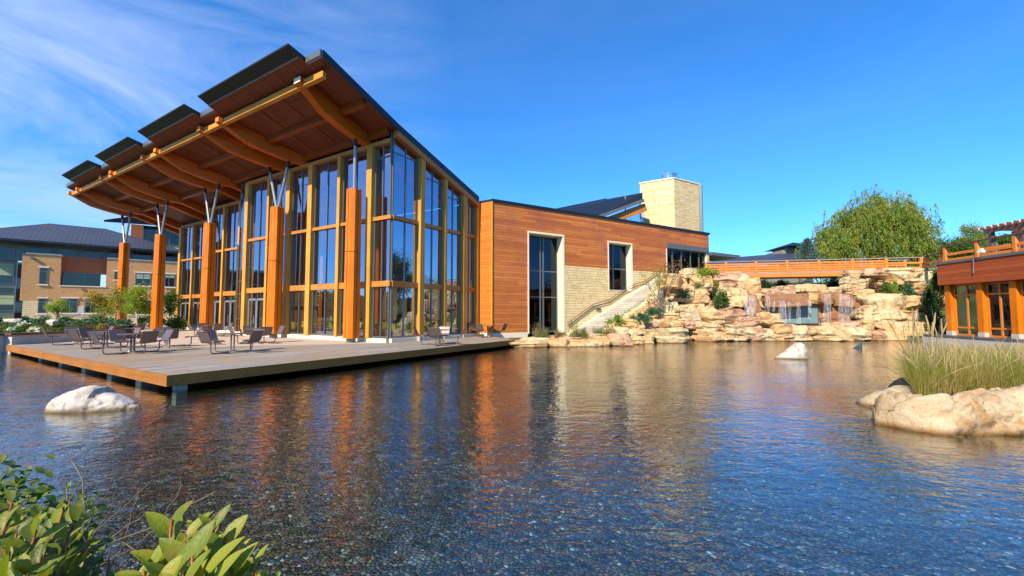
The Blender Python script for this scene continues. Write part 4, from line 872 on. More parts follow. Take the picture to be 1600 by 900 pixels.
o = grass_blades(1300, ga, .7, 1.1, .004, GD, 'dry_grass', 6, .40, heads=True); tag(o, 'dry straw stems rising through the island grass', 'dry grass', kind='stuff')
def seedst(r): return r.uniform(8.9, 9.75), r.uniform(9.5, 10.2), .3
o = grass_blades(34, seedst, 1.35, 1.85, .011, GD, 'seed_stalks', 8, .12, heads=True, seg=8); tag(o, 'tall pale dried seed stalks standing above the left side of the island grass', 'seed stalks')

# ------------------------------------------------------------------ footbridge
bA = V(*aty(1098, 427.5, 40.3)); bBp = aty(1441, 421.0, 37.0); bd = (bBp - bA) / np.linalg.norm(bBp - bA); bn = V(-bd[1], bd[0], 0)
br = empty('footbridge', (bA + bBp) / 2, 'long orange timber footbridge with slatted railings spanning the gap above the waterfalls', 'bridge')
bl = np.linalg.norm(bBp - bA); Fb = lambda a, b, z: bA + bd * a + bn * b + V(0, 0, z)
def tb(u): return float(np.interp(u, [1098, 1441], [0, 1])) 
def sb(u):       # station on the bridge seen at column u
    r = ray(u, 450); r2 = r[:2]; M2 = np.array([[r2[0], -bd[0]], [r2[1], -bd[1]]]); k = np.linalg.solve(M2, bA[:2]); return float(k[1])
mb = MB(); mb.box(Fb, 0, bl, -.1, 2.1, -.12, .0); mb.build('bridge_deck', MT['rail_grey'], br)
mb = MB(); s0_, s1_ = sb(1167), sb(1323); mb.box(Fb, s0_, s1_, -.10, .12, -.46, -.125); mb.build('bridge_girder', MT['gold'], br)
mb = MB(); mb.box(Fb, s0_, s1_, 1.9, 2.1, -.46, -.125); mb.build('bridge_girder', MT['gold'], br)
mb = MB(); mb.box(Fb, 0, s0_, -.08, .05, -.30, -.122); mb.build('edge_board', MT['gold'], br)
us_ = [1104, 1135, 1182, 1230.6, 1280.6, 1333, 1386, 1441]; ss = [sb(u) for u in us_]
for side, o_ in ((0, 0.0), (1, 2.0)):
    for s in ss: mb = MB(); mb.box(Fb, s - .10, s + .10, o_ - .10, o_ + .10, -.05, 1.02); mb.build('rail_post', MT['gold'], br)
    for z, h in ((.10, .15), (.30, .15), (.52, .15), (.74, .13)):
        if side == 0 or z in (.10, .52):
            for a, b in zip(ss[:-1], ss[1:]):
                if side == 0 and b > ss[-2] and z in (.30, .74): continue
                mb = MB(); mb.box(Fb, a + .102, b - .102, o_ - .03, o_ + .03, z, z + h); mb.build('railing_board', MT['gold'], br)
    mb = MB(); mb.box(Fb, -.1, bl + .1, o_ - .11, o_ + .11, 1.022, 1.09); mb.build('handrail', MT['rail_grey'], br)
pr_ = empty('coursed_stone_pier', aty(1447, 446, 36.6), 'low coursed stone wall under the right end of the footbridge', 'stone wall')
mb = MB(); a = aty(1436, 446, 36.6); b = aty(1462, 446, 36.2); mb.hexa([V(a[0], a[1], 1), V(b[0], b[1], 1), V(b[0], b[1] + .6, 1), V(a[0], a[1] + .6, 1), V(a[0], a[1], 5.62), V(b[0], b[1], 5.62), V(b[0], b[1] + .6, 5.62), V(a[0], a[1] + .6, 5.62)]); mb.build('wall', MT['stone_r'], pr_)
mb = MB(); mb.beam(V(a[0] - .1, a[1] + .2, 5.68), V(b[0] + .3, b[1] + .2, 5.68), .8, .10); mb.build('coping', MT['rail_grey'], pr_)

# ------------------------------------------------------------------ timber lodge at the right
lo = empty('timber_lodge', (31, 22, .5), 'orange timber lodge with glazed bays and cedar fascia at the right edge of the pond', 'building')
XA, YA = 28.1, 27.0; XB, YB = 27.5, 22.6                 # far and near ends of the glazed front
ld = V(XB - XA, YB - YA, 0); ll = np.linalg.norm(ld); ld /= ll; ln_ = V(ld[1], -ld[0], 0)      # outward normal points left, over the pond
if ln_[0] > 0: ln_ = -ln_
Fl = lambda a, b, z: V(XA, YA, 0) + ld * a + ln_ * b + V(0, 0, z)
def sl(u):
    r = ray(u, 450)[:2]; k = np.linalg.solve(np.array([[r[0], -ld[0]], [r[1], -ld[1]]]), np.array([XA, YA])); return float(k[1])
mb = MB(); mb.box(Fl, -1.4, 14, -6, 1.0, -.6, .46); mb.build('slab', MT['concrete'], lo)
mb = MB(); mb.box(Fl, -1.45, 14, -.4, 1.04, .463, .55); mb.build('slab_edge', MT['gutter'], lo)
us_ = [(1478, 1492), (1527, 1543.5), (1579.5, 1597)]; pp_ = [((sl(a) + sl(b)) / 2) for a, b in us_] 
pp_ += [pp_[-1] + 2.0, pp_[-1] + 4.0]
for s in pp_:
    mb = MB(); mb.box(Fl, s - .19, s + .19, -.18, .20, .80, 3.72); po = mb.build('post', MT['column'], lo); mb = MB(); mb.box(Fl, s - .21, s + .21, -.20, .22, .552, .80); mb.build('post_foot', MT['concrete'], po)
for a, b in zip(pp_[:-1], pp_[1:]):
    a += .19; b -= .19; mb = MB()
    for x in (a + .05, (a + b) / 2, b - .05): mb.box(Fl, x - .05, x + .05, -.12, -.02, .56, 3.7)
    for z in (.60, 1.05, 3.05, 3.66): mb.box(Fl, a, b, -.115, -.025, z - .05, z + .05)
    fo = mb.build('window', MT['gold'], lo); mb = MB(); mb.quad(Fl(a, -.07, .6), Fl(b, -.07, .6), Fl(b, -.07, 3.7), Fl(a, -.07, 3.7)); mb.build('pane', MT['glass_w'], fo)
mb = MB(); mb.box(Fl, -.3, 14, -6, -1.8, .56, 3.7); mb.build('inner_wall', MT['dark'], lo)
MT['lodge_clad'] = boards('lodge_fascia_boards', (.34, .06, .012), (.46, .10, .018), tuple(ld), UP, .21, 6, .5, .06, .35)
mb = MB(); mb.box(Fl, -.75, 14, .05, .42, 3.74, 5.08); mb.build('fascia', MT['lodge_clad'], lo)
mb = MB(); mb.box(Fl, -.75, 14, -6, .045, 3.74, 4.9); mb.build('roof', MT['metal_dark'], lo)
mb = MB(); mb.box(Fl, -.82, 14, .0, .48, 5.083, 5.24); mb.build('roof_edge', MT['mull'], lo)
rl = empty('terrace_railing', Fl(5, .1, 5.2), 'orange timber railing with dark handrail around the lodge roof terrace', 'railing')
rs = [sl(1472) - 1.5, sl(1493.7) - .3, sl(1541), sl(1593), sl(1593) + 2.2]; rs = [-.55, 1.75, 4.0, 6.2, 8.4]
pts_ = [aty(1447.5, 418, 36.3), aty(1472, 414, 33.0)] + [Fl(s, .1, 5.22) for s in (-.45, 1.75, 3.95, 6.2)]
for k in range(len(pts_)):
    p = V(*pts_[k]); p[2] = np.interp(k, [0, 1, 2, 5], [5.75, 5.55, 5.22, 5.22]); pts_[k] = p
    mb = MB(); mb.beam(p, p + V(0, 0, 1.0), .17, .17, up=bd); mb.build('rail_post', MT['gold'], rl)
for a, b in zip(pts_[:-1], pts_[1:]):
    for z in (.12, .48): mb = MB(); mb.beam(a + V(0, 0, z), b + V(0, 0, z), .05, .16); mb.build('railing_board', MT['gold'], rl)
    mb = MB(); mb.beam(a + V(0, 0, 1.03), b + V(0, 0, 1.03), .26, .06); mb.build('handrail', MT['gold_top'], rl)
lf = empty('terrace_bench', Fl(2.6, -1.0, 5.2), 'low orange slatted timber bench behind the terrace railing', 'bench')
for z in (.25, .5, .72): mb = MB(); mb.beam(Fl(.6, -.8, 5.0 + z), Fl(3.0, -.8, 5.0 + z), .06, .14); mb.build('slat', MT['gold'], lf)
for s in (.6, 3.0): mb = MB(); mb.beam(Fl(s, -.85, 4.92), Fl(s, -.85, 5.85), .12, .12, up=ld); mb.build('bench_leg', MT['gold'], lf)
wl = empty('pipe_bracket', Fl(2.2, .45, 4.5), 'galvanised pipe and small white floodlight fixed to the lodge fascia', 'light fixture')
p0 = onp(1521, 427, Fl(0, .5, 0), ln_); p1 = onp(1521, 403.5, Fl(0, .5, 0), ln_)
mb = MB(); mb.tube([p0, p1, p1 + V(0, 0, .02) + ld * .45, p1 + ld * .5 + V(0, 0, .25)], .028, 6); mb.build('pipe', MT['chrome'], wl)
mb = MB(); q = p1 + ld * .5 + V(0, 0, .33); mb.beam(q - ld * .14, q + ld * .14, .2, .14); mb.beam(q + V(0, 0, .12) - ld * .06, q + V(0, 0, .12) + ld * .1, .12, .12); mb.build('lamp_head', MT['cream'], wl)
pg = empty('pergola', (34, 27, 5), 'dark brown timber pergola with projecting rafters on the lodge terrace', 'pergola')
wa = aty(1538, 362.5, 30.0); wb = aty(1640, 343, 25.6); wd_ = (wb - wa) / np.linalg.norm(wb - wa)
for o_ in (0, 2.6): mb = MB(); q = V(o_, .5 * o_ * .4, 0); mb.beam(wa + q, wb + q, .12, .26); mb.build('beam', MT['gold_top'], pg)
for k in range(9):
    p = wa + (wb - wa) * (k + .3) / 9 + V(0, 0, .2); mb = MB(); mb.beam(p - V(.55, .05, 0), p + V(3.3, .5, 0), .08, .18); ro = mb.build('rafter', MT['gold_top'], pg)
    mb = MB(); mb.beam(p - V(.556, .05, 0), p - V(.55, .05, 0), .085, .19); mb.build('rafter_end', MT['cream'], ro)
for k in range(5): mb = MB(); p = wa + V(.3 + k * .6, .3, .34); mb.beam(p, p + (wb - wa) * 1.0, .05, .09); mb.build('batten', MT['gold_top'], pg)
for q in (wa + (wb - wa) * .12, wa + (wb - wa) * .62, wa + (wb - wa) * .12 + V(2.6, .5, 0)): mb = MB(); mb.beam(V(q[0], q[1], 5.0), V(q[0], q[1], q[2] - .13), .24, .24, up=bd); mb.build('post', MT['gold_top'], pg)

# ------------------------------------------------------------------ far roofs and trees on the right
fr_ = empty('far_low_building', V(20, 62, 5), 'distant long grey metal roof beyond the footbridge', 'building')
plate('roof', [aty(1104, 413, 60), aty(1262, 409, 60), aty(1255, 393.5, 66), aty(1120, 404, 66)], .3, 'seam', fr_)
mb = MB(); mb.box(lambda a, b, z: V(a, b, z), aty(1112, 400, 62)[0], aty(1262, 400, 62)[0], 61, 67, 5.0, 8.6); mb.build('wall', simple('grey_wall', (.22, .22, .22)), fr_)
ft = empty('far_roof_tower', V(40, 66, 5), 'distant grey box with a dark hipped cap beside the blue spruce', 'building')
a = aty(1232, 405, 66); b = aty(1268, 384.5, 66); mb = MB(); mb.box(lambda a_, b_, z: V(a_, b_, z), aty(1222, 400, 66)[0], b[0], 66, 70, 5, aty(1222, 391, 66)[2]); mb.box(lambda a_, b_, z: V(a_, b_, z), a[0], b[0], 66.05, 70, 5, b[2]); mb.build('wall', simple('grey_wall_b', (.25, .24, .22)), ft)
c = aty(1245, 384.5, 65); mb = MB(); mb.add([V(c[0] - 1.6, 64.5, c[2]), V(c[0] + 3, 64.5, c[2]), V(c[0] + 3, 71, c[2]), V(c[0] - 1.6, 71, c[2]), V(c[0] + .8, 67, c[2] + .9)], [(0, 3, 2, 1), (0, 1, 4), (1, 2, 4), (2, 3, 4), (3, 0, 4)]); mb.build('roof', MT['metal_dark'], ft)
# willow: crown of arching hanging sprays
def willow():
    c = aty(1366, 400, 52); base = V(c[0], 52, 5.3); o = empty('willow_tree', base, 'big round golden green willow with drooping sprays behind the footbridge', 'tree')
    r = np.random.default_rng(3); top = aty(1366, 312, 52)[2]; R0 = 92 * 52 / FPX * .81; mb = MB(); mb.tube([base, base + V(.2, 0, 2.5)], [.6, .5], 8); V_ = []; D_ = []; S_ = []
    cz = 8.6; H_ = top - cz
    for k in range(16):
        a = 2 * pi * k / 16 + r.uniform(-.2, .2); e = V(base[0] + cos(a) * R0 * .6, base[1] + sin(a) * R0 * .6, cz + H_ * r.uniform(.3, .8)); mb.tube([base + V(0, 0, 2.2), (base + e) / 2 + V(0, 0, 2.0), e], [.25, .14, .04], 6)
    mb.build('trunk', bark, o)
    nclu = 230; CC = []
    for k in range(nclu):
        q = r.normal(size=3); q[2] = abs(q[2]) * .9 if r.uniform() < .75 else q[2] * .5; q /= np.linalg.norm(q); rr = r.uniform(.68, 1.02) * (1 + .10 * sin(q[0] * 9 + q[1] * 7)); CC.append((base[0] + q[0] * R0 * rr, base[1] + q[1] * R0 * rr * .9, cz + q[2] * H_ * rr, q))
    for (x, y, z, q) in CC:
        ns = 26
        for s in range(ns):
            p = V(x, y, z) + r.normal(size=3) * V(.75, .75, .5); L0 = r.uniform(.9, 2.6) * (1.25 if q[2] < .3 else 1); out = V(q[0], q[1], 0) * r.uniform(.1, .6); nl = 15
            for j in range(nl):
                t = j / nl; pt = p + out * L0 * .8 * (t - t * t * .5) + V(0, 0, -L0 * t * t * 1.1 + .35 * t) + r.normal(size=3) * .07; V_.append(pt); D_.append(V(out[0] * .6, out[1] * .6, -.9 * (t + .25)))
    V_ = np.array(V_); D_ = np.array(D_); D_ /= np.linalg.norm(D_, axis=1)[:, None]
    m_ = V_[:, 2] > 5.6; leaf_mesh('crown', V_[m_], .30, LM['willow'], o, aspect=3.2, dirs=D_[m_], seed=4)
willow()
def spruce(u, vt, vb, d, w_, label, seed, kind='spruce', group=None):
    b = aty(u, vb, d); t = aty(u, vt, d); h = t[2] - b[2] + 1.5; b[2] -= 1.5; o = empty('spruce_tree', b, label, 'tree', group); r = np.random.default_rng(seed)
    mb = MB(); mb.tube([b, b + V(0, 0, h)], [.2, .02], 8); mb.build('trunk', bark, o); P_ = []; D_ = []
    for k in range(int(h * 9)):
        z = h * (k + r.uniform(0, 1)) / (h * 9); R0 = w_ * (1 - z / h) ** .8; nb = 7
        for q in range(nb):
            a = r.uniform(0, 2 * pi)
            for s in range(26): t_ = sqrt(r.uniform(0, 1)); P_.append(b + V(cos(a) * R0 * t_ + r.normal() * .1, sin(a) * R0 * t_ + r.normal() * .1, z - .25 * t_ * R0 * .6 + .12 * t_ * t_ * R0 + r.normal() * .05)); D_.append(V(cos(a), sin(a), .2))
    leaf_mesh('crown', np.array(P_), .17, LM[kind], o, aspect=2.4, dirs=np.array(D_), seed=seed)
spruce(1262, 372, 402, 46, 1.9, 'blue green spruce at the left side of the willow', 1)
spruce(1228, 440, 452, 45, 2.0, 'low blue spruce seen under the bridge, left one', 2, group=None); spruce(1262, 438, 452, 45, 2.3, 'low blue spruce seen under the bridge, middle one', 3); spruce(1300, 441, 452, 44, 1.8, 'low blue spruce seen under the bridge, right one', 4)
c = aty(1484, 395, 48); tree((c[0], 48, 5.2), 0, (c[0], 48, c[2] + .2), (3.0, 2.2, 2.0), 9000, LM['green'], .2, 'loose green tree beyond the terrace, between willow and pergola', 11, .2, nclump=34, spread=.30)
c = aty(1520, 382, 50); tree((c[0], 50, 5.2), 0, (c[0], 50, c[2] + .3), (2.6, 2, 2.6), 8000, LM['willow'], .2, 'taller feathery green tree left of the pergola', 12, .2, nclump=26, spread=.28)
c = aty(1450, 392, 60); tree((c[0] + 1, 60, 5.2), 0, (c[0] + 4.5, 60, c[2] - .8), (3.2, 2, 1.6), 5000, LM['green'], .22, 'low distant green tree beside the right edge of the willow', 13, .15, nclump=22)
c = aty(1580, 372, 36); tree((c[0], 36, 4.9), 0, (c[0], 36, c[2] - .5), (2.4, 1.6, 1.2), 6000, LM['green'], .16, 'leafy green tree seen through the pergola', 14, .2, nclump=26)
tree((60, 35, 1), 0, (60, 35, 9), (7, 6, 6.5), 16000, LM['dark'], .34, 'dark broad tree beyond the lodge, reflected in the pavilion glass', 15, .4, nclump=60)
tree((47, 26, 1), 0, (47, 26, 7), (5, 4.5, 4.0), 10000, LM['green'], .30, 'green tree behind the lodge, reflected in the pavilion glass', 16, .3, nclump=40)

# ------------------------------------------------------------------ planting in the rockery
bush(828, 506, 862, 530, 25.6, 'grass', .26, 1500, 'tuft of fine green grass at the foot of the tall window', 'ornamental grass', seed=21, aspect=14, up=2.2, stems=False, name='grass_tuft')
bush(862, 513, 888, 531, 25.6, 'grass', .22, 900, 'short grass tuft between the two larger waterside clumps', 'ornamental grass', seed=22, aspect=14, up=2.2, stems=False, name='grass_tuft')
bush(884, 503, 924, 532, 25.7, 'grass', .24, 1500, 'round reddish green grass clump below the handrail foot', 'ornamental grass', seed=23, aspect=12, up=2.0, stems=False, name='grass_tuft')
bush(922, 503, 966, 528, 26.3, 'grass', .24, 1500, 'wide green grass clump at the bottom of the stair', 'ornamental grass', seed=24, aspect=12, up=1.8, stems=False, name='grass_tuft')
bush(946, 489, 980, 507, 27.2, 'lime', .14, 700, 'small yellow green shrub beside the lower stair', seed=25)
bush(984, 488, 1020, 503, 27.9, 'juniper', .16, 900, 'spreading blue green juniper on the lower left of the rockery', seed=26)
bush(1010, 478, 1040, 490, 29.0, 'juniper', .15, 800, 'low green juniper cushion right of the stair wall', seed=27)
bush(1032, 447, 1062, 462, 31.4, 'red', .14, 700, 'dark reddish shrub under the little tree', seed=28)
bush(1058, 448, 1084, 463, 31.6, 'dark', .14, 800, 'dark green rounded shrub on the rock shelf', seed=29)
bush(1076, 438, 1104, 448, 33.2, 'grass', .2, 700, 'tuft of grass between upper boulders', 'ornamental grass', seed=30, aspect=10, up=1.4, stems=False, name='grass_tuft')
bush(1082, 414, 1128, 431, 34.4, 'lime', .16, 1500, 'bright yellow green shrub at the left end of the footbridge', seed=31)
bush(1112, 450, 1143, 476, 31.9, 'green', .15, 1600, 'full green shrub tucked into the rock hollow left of the falls', seed=32)
bush(1110, 434, 1126, 448, 33.4, 'yellow', .14, 400, 'small yellowish shrub above the rock hollow', seed=33)
bush(1350, 430, 1378, 463, 33.6, 'red', .15, 1800, 'dark reddish creeping shrub on the right rock terrace', seed=34)
bush(1374, 440, 1398, 463, 33.6, 'green', .15, 1200, 'dark green round shrub beside the reddish one on the right terrace', seed=35)
bush(1388, 436, 1412, 461, 33.8, 'lime', .15, 1300, 'yellow and green leafy shrub in the middle of the right terrace', seed=36)
bush(1408, 440, 1436, 464, 33.8, 'juniper', .15, 1200, 'blue green juniper at the right end of the terrace planting', seed=37)
bush(1404, 491, 1436, 507, 31.7, 'green', .14, 1100, 'low green cushion shrub on the lower right ledge', seed=38)
bush(1430, 490, 1456, 507, 31.3, 'dark', .2, 700, 'spiky dark plant on the lower right ledge', seed=39, aspect=8, up=1.0)
bush(1444, 478, 1480, 521, 30.2, 'dark', .18, 2600, 'tall dark shrub in the corner beside the lodge', seed=40)
bush(1446, 440, 1476, 482, 31.5, 'dark', .18, 2400, 'dark evergreen shrub above the corner shrub by the lodge', seed=41)
bush(1452, 405, 1484, 452, 28.5, 'green', .16, 1600, 'vine with green leaves climbing over the lodge corner', 'vine', seed=42, deep=.4, name='vine'); bush(1470, 402, 1502, 420, 27.6, 'lime', .15, 500, 'light green vine tips creeping along the lodge roof edge', 'vine', seed=43, deep=.3, name='vine')
bush(1180, 433, 1214, 456, 38.5, 'dark', .2, 1800, 'added dark shrub darkening the gap under the left end of the bridge', seed=46)  # this and the next three are added to darken the under-bridge gap
bush(1208, 436, 1240, 456, 40.5, 'dark', .2, 1800, 'added dark shrub darkening the gap below the bridge deck, near the left end', seed=47)
bush(1290, 434, 1324, 456, 39.5, 'dark', .2, 1800, 'added dark shrub darkening the gap under the right end of the bridge', seed=48)
bush(1234, 440, 1296, 456, 42.5, 'dark', .24, 2200, 'wide dark shrub added to darken the gap behind the lip of the waterfalls', seed=49)
# small tree with coral leaves on the rocks
tb_ = aty(1034, 478, 29.6); st_ = empty('small_tree', tb_, 'small bare branched tree with green and coral leaves on the rocks by the stair', 'tree'); r = random.Random(4); mb = MB(); tips = []
for k in range(9):
    u = 1002 + k * 7.6; v = 416 + (8 if k % 2 else 0) + (12 if k < 2 else 0); e = aty(u, v, 29.6 + r.uniform(-.6, .6)); m_ = tb_ + (e - tb_) * .5 + V(r.uniform(-.15, .15), r.uniform(-.2, .2), .05); mb.tube([tb_ + V(r.uniform(-.1, .1), 0, -.2), tb_ + (e - tb_) * .25 + V(r.uniform(-.1, .1), 0, 0), m_, e], [.04, .035, .02, .006], 5); tips.append(e)
    for q in range(2): e2 = m_ + V(r.uniform(-.6, .6), r.uniform(-.3, .3), r.uniform(.1, .9)); mb.tube([m_, e2], [.014, .005], 4); tips.append(e2)
mb.build('trunk', twigm, st_)
rr_ = np.random.default_rng(9); T_ = np.array(tips); left = T_[T_[:, 0] < tb_[0] + .05]; right = T_[T_[:, 0] >= tb_[0] + .05]
leaf_mesh('green_crown', left[rr_.integers(0, len(left), 420)] + rr_.normal(size=(420, 3)) * .22, .13, LM['lime'], st_, seed=5); leaf_mesh('coral_crown', right[rr_.integers(0, len(right), 560)] + rr_.normal(size=(560, 3)) * .24, .13, LM['pink'], st_, seed=6)

# ------------------------------------------------------------------ brick office building at the left
QP = V(-66.3, 58, 0); QD = V(.743, .669, 0); QN = V(.669, -.743, 0)
Fq = lambda a, b, z: QP + QD * a + QN * b + V(0, 0, z)
def q_(u, v, o=0.0):
    p = onp(u, v, QP + QN * o, QN); return float((p - QP) @ QD), float(p[2])
BRK = brickm('tan_brick', QD, (.50, .27, .11), (.60, .34, .15)); STB = ashlar('pale_block_base', QD, (.66, .52, .28), (.74, .60, .34), .3, .9, (.5, .4, .2), .03)
bb = empty('brick_office', Fq(6, -5, 0), 'tan brick office building with dark metal roof and glazed top floor at the left', 'building')
MT['glass_o'] = glass('office_glass', .22, (.25, .32, .32)); MT['blind'] = simple('green_blind', (.32, .42, .26), .8, 0, .05); MT['redwood'] = simple('red_cedar_panel', (.36, .10, .03), .6, 0, .1, 1)
def qrect(u0, v0, u1, v1, o=0.0): a0, za = q_(u0, v0, o); a1, zb = q_(u1, v0, o); _, z0 = q_(u0, v1, o); return a0, a1, z0, za
def qbox(u0, v0, u1, v1, o0, o1, nm, mat, par=None):
    a0, a1, z0, z1 = qrect(u0, v0, u1, v1, o1); mb = MB(); mb.box(Fq, a0, a1, o0, o1, z0, z1); return mb.build(nm, mat if not isinstance(mat, str) else MT[mat], par or bb)
GZ = .2; zb_ = q_(37, 470)[1]; zt_ = q_(37, 396)[1]
def qwall(u0, u1, z0, z1, o0, o1, nm, mat): a0 = q_(u0, 450, o1)[0]; a1 = q_(u1, 450, o1)[0]; mb = MB(); mb.box(Fq, a0, a1, o0, o1, z0, z1); return mb.build(nm, mat, bb)
sill = q_(93, 447)[1]
qwall(37, 93, zb_, zt_, -4, 0, 'brick_wall', BRK); qwall(37, 93, GZ, zb_ - .003, -4, .04, 'stone_base', STB)
qwall(93, 165, zb_ - .6, sill, -4, 0, 'brick_wall', BRK); qwall(165, 300, zb_ - .6, zt_, -4, 0, 'brick_wall', BRK); qwall(93, 300, GZ, zb_ - .603, -4, .02, 'stone_base', STB)
qwall(36.5, 93.5, zt_ + .003, zt_ + .16, -4, .08, 'coping', MT['cream']); qwall(164.5, 300, zt_ + .003, zt_ + .16, -4, .08, 'coping', MT['cream']); qwall(92, 166, sill + .003, sill + .12, -1.5, .10, 'coping', MT['cream'])
# recessed balcony with red cedar panel and wide window
qwall(93, 172, sill + 3.2 - 1.2, zt_ + .1, -1.9, -1.5, 'cedar_panel', MT['redwood'])
def owin(u0, v0, u1, v1, o, split=(), label=None, blind=None, trim=True):
    a0, a1, z0, z1 = qrect(u0, v0, u1, v1, o); mb = MB(); t_ = .08
    mb.box(Fq, a0, a0 + t_, o, o + .05, z0, z1); mb.box(Fq, a1 - t_, a1, o, o + .05, z0, z1); mb.box(Fq, a0 + t_, a1 - t_, o, o + .05, z1 - t_, z1); mb.box(Fq, a0 + t_, a1 - t_, o, o + .05, z0, z0 + t_)
    for s in split: x = a0 + (a1 - a0) * s; mb.box(Fq, x - .04, x + .04, o, o + .045, z0 + t_, z1 - t_)
    if z1 - z0 > 1.6: mb.box(Fq, a0 + t_, a1 - t_, o + .001, o + .04, z1 - .55, z1 - .48)
    fo = mb.build('window', MT['mull'], bb); mb = MB(); mb.box(Fq, a0 + .02, a1 - .02, o - .02, o + .02, z0 + .02, z1 - .02); mb.build('pane', OG, fo)
    if blind: mb = MB(); mb.box(Fq, a0 + .1, a1 - .1, o + .021, o + .03, z1 - (z1 - z0) * blind, z1 - .1); mb.build('blind', MT['blind'], fo)
    if trim: mb = MB(); mb.box(Fq, a0 - .12, a1 + .12, o, o + .14, z1 + .002, z1 + .16); mb.box(Fq, a0 - .12, a1 + .12, o, o + .14, z0 - .16, z0 - .002); mb.build('sill', MT['cream'], fo)
m, t, p, o = M('office_pane'); p.inputs['Base Color'].default_value = (.012, .018, .02, 1); p.inputs['Roughness'].default_value = .05; p.inputs['Specular IOR Level'].default_value = .7; OG = m
owin(62, 418, 75, 444, .02); owin(60, 466, 73, 489.5, .05); owin(97, 466, 122, 489, .03, (.5,)); owin(133, 466, 158, 489, .03, (.4,)); owin(212, 426, 236, 446, .02, (.5,), blind=.45); owin(258, 428, 274, 448, .02, (.4,), blind=.3); owin(179, 424, 186, 437, .02); owin(215, 469, 240, 491, .04, (.5,)); owin(192, 469, 208, 491, .04)
owin(93, 425, 158, 446, -1.5, (.45, .6), trim=False); qwall(122, 133, GZ + 1.2, zb_ - .7, -.2, .06, 'pilaster', MT['concrete'])
# glazed top floor and hipped roof
qwall(-60, 300, zt_ - .8, zt_ + 2.6, -3.2, -2.6, 'top_wall', MT['mull'])
for u0, u1 in ((-60, -20), (-18, 24), (36, 81), (90, 122), (131, 162), (168, 186), (207, 238), (256, 275)):
    owin(u0, 384 + (u0 > 0) * (u0 * .045), u1, 404 + u0 * .03, -2.55, (.25, .8), trim=False)
e0 = q_(-90, 371, -1.0); e1 = q_(298, 391, -1.0); ez = q_(80, 380, -1.0)[1]; rz_ = ez + 5.6
pk = onp(77, 349, QP - QN * 9, QN); zp = float(pk[2]); apk = float((pk - QP) @ QD); a2 = float((onp(165, 356, QP - QN * 9, QN) - QP) @ QD)
mb = MB(); n0 = Fq(e0[0], .6, ez); n1 = Fq(e1[0], .6, ez); n2 = Fq(e1[0], -20, ez); n3 = Fq(e0[0], -20, ez); m0 = Fq(apk, -9, zp); m1 = Fq(a2, -9, zp)
mb.add([n0, n1, n2, n3, m0, m1], [(0, 1, 5, 4), (1, 2, 5), (2, 3, 4, 5), (3, 0, 4), (0, 3, 2, 1)]); mb.build('roof', MT['seam'], bb)
mb = MB(); mb.beam(n0 + V(0, 0, -.12), n1 + V(0, 0, -.12), .2, .32); mb.build('roof_edge', MT['metal_dark'], bb)
# left glazed bay with blinds
qwall(-70, 24, GZ, zt_ - .3, -3.6, -3.0, 'bay_wall', MT['mull'])
for v0, v1 in ((407, 441), (447, 457), (459, 486)): owin(-60, v0, 24, v1, -2.95, (.33, .66), blind=.6 if v0 != 447 else None, trim=False)
mb = MB(); a = q_(37, 450)[0]; mb.box(Fq, a - .3, a - .003, -4, -.004, zb_, zt_ - .01); mb.build('brick_wall', BRK, bb)
for u, v in ((51, 403), (131, 453)): s_, z_ = q_(u, v); mb = MB(); mb.box(Fq, s_ - .2, s_ + .2, .02, .35, z_ - .08, z_ + .1); mb.build('wall_light', MT['mull'], bb)
# building behind with overhanging roof and corner glazing
b2 = empty('rear_office', Fq(22, -14, 0), 'rear office wing with upswept dark roof, red cedar panel and blue corner glazing', 'building')
Fr = lambda a, b, z: QP - QN * 7 + QD * a + QN * b + V(0, 0, z)
def r_(u, v): p = onp(u, v, QP - QN * 7, QN); return float((p - QP) @ QD), float(p[2])
s0, z1 = r_(205, 352); s1, _ = r_(300, 352); z0 = r_(222, 384)[1]; mb = MB(); mb.box(Fr, s0, s1 + 6, -4, 0, 3, z0); mb.build('cedar_wall', MT['redwood'], b2)
zt2 = r_(225, 352)[1]; sw = r_(224, 352)[0]; mb = MB(); mb.box(Fr, s0, sw, -4, -.01, z0, zt2); mb.build('cedar_wall', MT['redwood'], b2)
mb = MB(); mb.box(Fr, sw, s1 + 6, -4, .02, z0 + .6, zt2); wn_ = mb.build('window', OG, b2)
mb = MB(); 
for k in range(7): x = sw + k * (s1 + 4 - sw) / 6; mb.box(Fr, x - .07, x + .07, .021, .1, z0 + .6, zt2)
mb.build('mullion', MT['mull'], wn_)
mb = MB(); A0 = aty(163, 357, 64); mb.prism([Fr(s0 - 3.2, 2.5, z0 + 3.0), Fr(s1 + 8, 2.5, zt2 + .4), Fr(s1 + 8, -6, zt2 + 3.2), Fr(s0 + .8, -6, zt2 + 1.9), Fr(s0 + 1.2, 2.5, zt2 + 1.0)], V(0, 0, .3)); mb.build('roof', MT['metal_dark'], b2)
